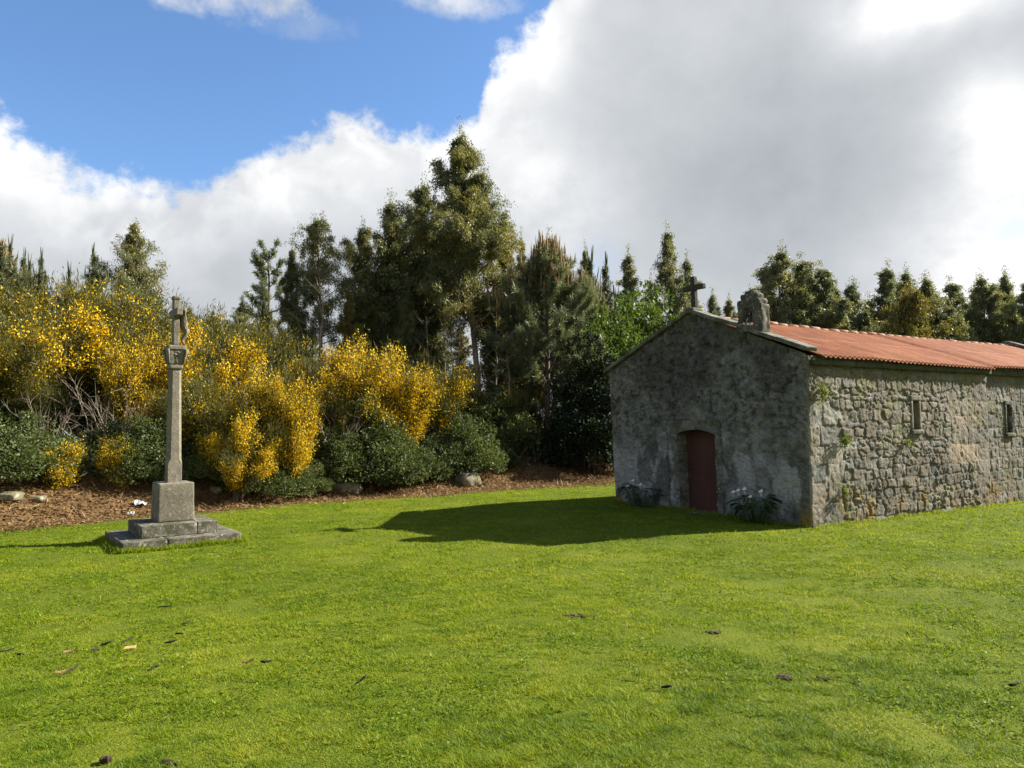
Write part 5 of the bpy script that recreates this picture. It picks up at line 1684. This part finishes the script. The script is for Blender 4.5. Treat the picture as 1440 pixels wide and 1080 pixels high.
    ok = (d > rng.normal(-0.05, 0.3, N)) & (d < rng.normal(3.4, 0.5, N))
    x, y = x[ok], y[ok]; n = len(x)
    p = np.stack([x, y, terrain(x, y) + rng.uniform(0.005, 0.05, n)], 1)
    ax = norm(rng.normal(0, 1, (n, 3)) * [1, 1, 0.35])
    lng = rng.random(n) < 0.25
    v, q = leaf_quads(rng, p, ax, np.where(lng, rng.uniform(0.15, 0.4, n), rng.uniform(0.05, 0.13, n)), np.where(lng, 0.018, rng.uniform(0.02, 0.05, n)), np.tile([0, 0, 1.0], (n, 1)))
    me = np_mesh('leaf_litter', v, q, fattr={'tint': np.repeat(np.clip(rng.normal(0.45, 0.25, n), 0, 1), 4)})
    tag(link('leaf_litter', me, M['litter']), 'brown fallen leaves and bark strewn along the bank', 'leaf litter', kind='stuff')
    # rank growth between the shrubs
    N = 150000
    x = rng.uniform(-26, 9, N); y = np.interp(x, EDGE[:, 0], EDGE[:, 1]) + 2.2 + rng.exponential(7, N)
    ok = (bank_d(x, y) > rng.normal(3.0, 0.7, N)) & (y < 50)
    x, y = x[ok], y[ok]; n = len(x)
    hh = 0.25 + 0.9 * fbm(x * 0.8, y * 0.8, 0, 3, 66) ** 2
    p = np.stack([x, y, terrain(x, y) + hh * rng.random(n)], 1)
    ax = norm(rng.normal(0, 0.6, (n, 3)) + [0, 0, 0.5])
    v, q = leaf_quads(rng, p, ax, rng.uniform(0.10, 0.32, n), rng.uniform(0.02, 0.06, n))
    me = np_mesh('undergrowth', v, q, fattr={'tint': np.repeat(np.clip(rng.normal(0.45, 0.22, n), 0, 1), 4)})
    tag(link('undergrowth', me, M['drygrass']), 'rank green and brown undergrowth covering the slope', 'undergrowth', kind='stuff')


build_covers()

# ------------------------------------------------------------------ small things
def ground_pt(px, py):
    """where the ray through a pixel meets the terrain"""
    d = ray(px, py)
    t = np.linspace(1, 80, 4000)
    gap = CAM_Z + d.z * t - terrain(d.x * t, d.y * t)
    k = int(np.argmax(gap < 0))
    return Vector((d.x * t[k], d.y * t[k], CAM_Z + d.z * t[k]))


def boulder(px, py, size, seed, label, rz=0):
    p, q = rbox((0, 0, 0), size, min(size) * 0.48, 14, min(size) * 0.22, 2.2 / max(size), 0, seed)
    g = ground_pt(px, py)
    o = link('boulder', MB().add(p, q).mesh('boulder', True), M['rock'], None, (g.x, g.y, g.z + size[2] * 0.12))
    o.rotation_euler = (0, 0, rz)
    tag(o, label, 'rock', 'pale rocks at the edge of the bank')


boulder(487, 690, (0.85, 0.5, 0.42), 3, 'flat pale boulder on the brown litter below the golden broom')
boulder(658, 680, (0.75, 0.7, 0.5), 5, 'mossy sloping boulder at the end of the litter bank under the bramble', 0.6)
boulder(12, 700, (0.5, 0.4, 0.2), 8, 'grey rock half sunk in litter at the picture edge')
boulder(52, 703, (0.34, 0.26, 0.13), 11, 'small rock in the litter left of the white scraps')
boulder(305, 690, (0.3, 0.25, 0.2), 14, 'small pale stone under the bramble right of the pedestal')


def scrap(px, py, L, W_, seed, label):
    rng = np.random.default_rng(seed)
    n = 10
    X, Y = np.meshgrid(np.linspace(-0.5, 0.5, n), np.linspace(-0.5, 0.5, n), indexing='ij')
    Z = fbm(X * 4 + seed, Y * 4, 0, 3, seed) * 0.14
    v = np.stack([X * L + Y * 0.05, Y * W_, Z], -1).reshape(-1, 3)
    q = grid_quads(n, n)
    b = MB().add(v, q).add(v - [0, 0, 0.004], q[:, ::-1])
    g = ground_pt(px, py)
    o = link('plastic_scrap', b.mesh('plastic_scrap', True), M['plastic'], None, (g.x, g.y, g.z + 0.02))
    o.rotation_euler = (0.25, 0.1, 0.4)
    tag(o, label, 'litter', 'white plastic scraps')


scrap(197, 712, 0.26, 0.16, 4, 'crumpled white plastic scrap on the litter left of the pedestal')
scrap(184, 727, 0.10, 0.06, 9, 'tiny white plastic scrap nearest the lawn left of the pedestal')


def stick(name, px, py, L, r, seed, mat, label, cat, group, ang=None):
    rng = np.random.default_rng(seed)
    g = ground_pt(px, py)
    a = rng.normal(0, 0.35) if ang is None else ang
    pts = limb((-L / 2 * math.cos(a), -L / 2 * math.sin(a), 0.0), (math.cos(a), math.sin(a), 0.0), L * 0.95, rng, 6, 0.0, 0.28)
    pts[:, 2] = np.abs(pts[:, 2]) * 0.5 + 0.030
    b = MB()
    if mat == 'barkstrip':                                # a curled ribbon of bark
        f = np.linspace(0, 1, 6)
        sdv = np.array([-math.sin(a), math.cos(a), 0.0]) * (r * 0.9)
        lo, hi = pts - sdv * (1 - 0.5 * f)[:, None] - [0, 0, 0.006], pts + sdv * (1 - 0.4 * f)[:, None] + [0, 0, 0.008]
        v = np.concatenate([lo, pts + [0, 0, 0.004], hi])
        q = [(i, i + 1, 7 + i, 6 + i) for i in range(5)] + [(6 + i, 7 + i, 13 + i, 12 + i) for i in range(5)]
        b.add(v, q).add(v - [0, 0, 0.003], np.array(q)[:, ::-1])
    else:
        b.add(*tube(pts, np.array([0.5, 0.9, 1, 0.8, 0.7, 0.3]) * r * 0.85 * rng.uniform(0.8, 1.2, 6), 6))
    if seed % 2:
        b.add(*tube(limb(pts[3], (math.cos(a + 0.7), math.sin(a + 0.7), 0.25), L * 0.3, rng, 3, 0, 0.1), [r * 0.6, r * 0.5, r * 0.3], 5))
    o = link(name, b.mesh(name, True), M[mat], None, g)
    tag(o, label, cat, group)


GT = 'dark twigs lying on the lawn'
for k, (px, py, L, r, lab) in enumerate(((232, 858, 0.17, 0.010, 'dark curved twig, uppermost of those on the lawn below the cross'), (262, 882, 0.09, 0.011, 'short dark twig right of the curved one'), (252, 897, 0.10, 0.012, 'broken dark twig end above the clotted one'),
                                         (242, 908, 0.12, 0.014, 'thick clotted dark twig on the lawn'), (152, 913, 0.14, 0.012, 'dark twig lying against the tan bark strip'), (8, 921, 0.16, 0.010, 'dark straight twig at the picture edge'),
                                         (30, 925, 0.07, 0.012, 'stubby dark twig near the picture edge'), (218, 949, 0.12, 0.009, 'thin bent twig by itself below the bark strips'), (377, 935, 0.11, 0.014, 'dark stubby twig in the middle of the lawn'),
                                         (512, 968, 0.13, 0.008, 'dark slim twig farthest toward the middle foreground'), (940, 973, 0.09, 0.014, 'dark bit of wood in the grass below the chapel'), (1432, 970, 0.12, 0.014, 'dark wood fragment at the right picture edge'))):
    stick('twig', px, py, L, r, 700 + k, 'twig', lab, 'twig', GT)
for k, (px, py, L, r, lab) in enumerate(((140, 918, 0.16, 0.014, 'tan bark strip beside a dark twig'), (97, 922, 0.10, 0.016, 'curled tan bark chip left of the longer strips'), (75, 927, 0.07, 0.016, 'small pale bark chip nearest the picture edge'),
                                         (185, 908, 0.18, 0.010, 'long thin straw coloured bark strip'), (183, 916, 0.10, 0.018, 'broad orange tan bark chip'), (105, 949, 0.28, 0.010, 'longest pale stick lying level on the lawn'), (353, 935, 0.13, 0.010, 'pale splinter beside the dark stubby twig'))):
    stick('bark_strip', px, py, L, r, 720 + k * 2, 'barkstrip', lab, 'bark strip', 'tan bark strips on the lawn', 0.1 * (k - 3))


def clod(px, py, size, seed, label):
    rng = np.random.default_rng(seed)
    b = MB()
    for k in range(7):                                    # crumbled lumps run together
        o3 = rng.normal(0, 0.26, 3) * np.array(size) * [1, 1, 0.2]
        sz = np.array(size) * rng.uniform(0.3, 0.6, 3)
        p, q = rbox(o3, sz, min(sz) * 0.45, 8, min(sz) * 0.45, 0.5 / min(sz), rng.uniform(0, 3), seed + k)
        b.add(p, q)
    g = ground_pt(px, py)
    o = link('soil_clod', b.mesh('soil_clod', True), M['soil'], None, (g.x, g.y, g.z + size[2] * 0.2))
    tag(o, label, 'soil clod', 'dark soil clods on the lawn')


clod(1100, 955, (0.19, 0.10, 0.05), 31, 'dark soil clod dug up in the grass below the chapel corner')
clod(1150, 956, (0.20, 0.07, 0.03), 32, 'flat smear of soil right of the dug clod')
clod(806, 867, (0.19, 0.08, 0.04), 33, 'soil clod in mid lawn below the chapel shadow')
clod(1004, 890, (0.18, 0.08, 0.03), 34, 'reddish soil patch on the lawn below the door')
clod(147, 1074, (0.055, 0.05, 0.08), 35, 'grey upright pebble-like clod at the bottom edge of the lawn')
clod(240, 1077, (0.08, 0.05, 0.05), 36, 'black clod at the bottom edge of the lawn')


# calla lilies against the chapel front
def calla(loc, seed, n_leaf, blooms, label):
    rng = np.random.default_rng(seed)
    root = thing('calla_lily', label, 'plant', loc, math.atan2(SV[1], SV[0]), 'calla lilies by the chapel door')
    b = MB(); tint = []
    for k in range(n_leaf):
        az = rng.uniform(0, 6.28); rr = rng.uniform(0.05, 0.32)
        base = np.array([math.cos(az) * rr * 0.4 - 0.02, math.sin(az) * rr, 0])
        h = rng.uniform(0.22, 0.52)
        top = base + np.array([math.cos(az) * 0.14, math.sin(az) * 0.16, h])
        b.add(*tube([base, (base + top) / 2 + [0, 0, 0.03], top], [0.008, 0.007, 0.005], 5, False))
        d = norm(np.array([math.cos(az), math.sin(az), rng.uniform(-0.5, 0.5)]))
        sd_ = norm(np.cross(d, [0, 0, 1.0])); L = rng.uniform(0.16, 0.28); w = L * 0.55
        f = np.array([0, 0.2, 0.5, 0.8, 1.0]); ww = np.array([0.6, 1.0, 0.75, 0.35, 0.02]) * w / 2
        cen = top + d * (f * L)[:, None] + np.array([0, 0, -1.0]) * (f ** 2 * L * 0.35)[:, None]
        v = np.concatenate([cen - sd_ * ww[:, None] + [0, 0, 0.02], cen, cen + sd_ * ww[:, None] + [0, 0, 0.02]])
        q = [(i, i + 1, 6 + i, 5 + i) for i in range(4)] + [(5 + i, 6 + i, 11 + i, 10 + i) for i in range(4)]
        b.add(v, q)
    me = b.mesh('leaves', True)
    a = me.attributes.new('tint', 'FLOAT', 'POINT')
    a.data.foreach_set('value', np.clip(fbm(np.arange(len(me.vertices)) * 0.05, 0 * np.arange(len(me.vertices)), 0, 2, seed), 0, 1).astype(np.float32))
    link('leaves', me, M['calla'], root)
    for (dx, dy, h) in blooms:
        n = 12
        th = np.linspace(0, 2 * np.pi, n, endpoint=False)
        prof = [(0.005, 0.0), (0.013, 0.04), (0.022, 0.07), (0.042, 0.095), (0.050, 0.098)]
        v = np.concatenate([np.stack([np.cos(th) * r - 0.3 * z, np.sin(th) * r, np.full(n, z) + (0.05 * np.maximum(0, np.cos(th)) * (r / 0.05) ** 2)], 1) for r, z in prof])
        v = v + [dx, dy, h]
        q = [(k * n + j, k * n + (j + 1) % n, (k + 1) * n + (j + 1) % n, (k + 1) * n + j) for k in range(4) for j in range(n)]
        link('flower', MB().add(v, q).mesh('flower', True), M['white'], root)
        v, q, t = tube([(dx * 0.4, dy * 0.6, 0), (dx * 0.8, dy * 0.9, h * 0.6), (dx, dy, h + 0.01)], [0.009, 0.008, 0.007], 6)
        ms = link('stem', MB().add(v, q, t).mesh('stem', True), M['calla'], root)


calla(to_world(-0.22, 4.45, tz(*to_world(-0.22, 4.45)[:2])), 61, 34, [(-0.08, 0.16, 0.50), (-0.12, 0.30, 0.36), (-0.1, -0.12, 0.42)], 'calla lily clump with few white flowers, left of the red door')
calla(to_world(-0.24, 1.10, tz(*to_world(-0.24, 1.10)[:2])), 62, 46, [(-0.10, 0.30, 0.50), (-0.12, 0.12, 0.54), (-0.16, -0.05, 0.40), (-0.08, -0.25, 0.52), (-0.1, 0.42, 0.46)], 'calla lily clump with several white flowers, right of the red door')


def wall_tuft(s, z, size, n, seed, label, mat='fern'):
    rng = np.random.default_rng(seed)
    p = np.stack([rng.normal(0, size * 0.35, n), -np.abs(rng.normal(0.02, size * 0.22, n)), rng.normal(0, size * 0.35, n)], 1)
    ax = norm(rng.normal(0, 0.6, (n, 3)) + [0, -0.7, -0.1])
    v, q = leaf_quads(rng, p, ax, rng.uniform(0.04, 0.11, n), rng.uniform(0.012, 0.03, n))
    me = np_mesh('fronds', v, q, fattr={'tint': np.repeat(np.clip(rng.normal(0.5, 0.2, n), 0, 1), 4)})
    w = to_world(s, -0.05, z)
    o = thing('wall_fern', label, 'plant', w)
    link('fronds', me, M[mat], o)
    o.rotation_euler = (0, 0, math.atan2(SV[1], SV[0]))
    tag(o, label, 'plant', 'small plants rooted in the chapel side wall')


wall_tuft(0.32, 2.52, 0.26, 220, 71, 'yellowish fern tuft high on the wall corner under the eaves')
wall_tuft(0.98, 1.60, 0.16, 170, 72, 'dark green fern tuft halfway up the wall near the corner', 'lime')
wall_tuft(0.95, 0.62, 0.13, 70, 73, 'pale trailing weed low on the wall near the corner')
wall_tuft(3.1, 1.52, 0.14, 60, 74, 'faint weed just below the first slit window')
wall_tuft(8.6, 2.5, 0.22, 120, 75, 'weed high on the wall beyond the second slit window', 'lime')
for o in list(bpy.data.objects):
    if o.get('used') is not None:
        del o['used']
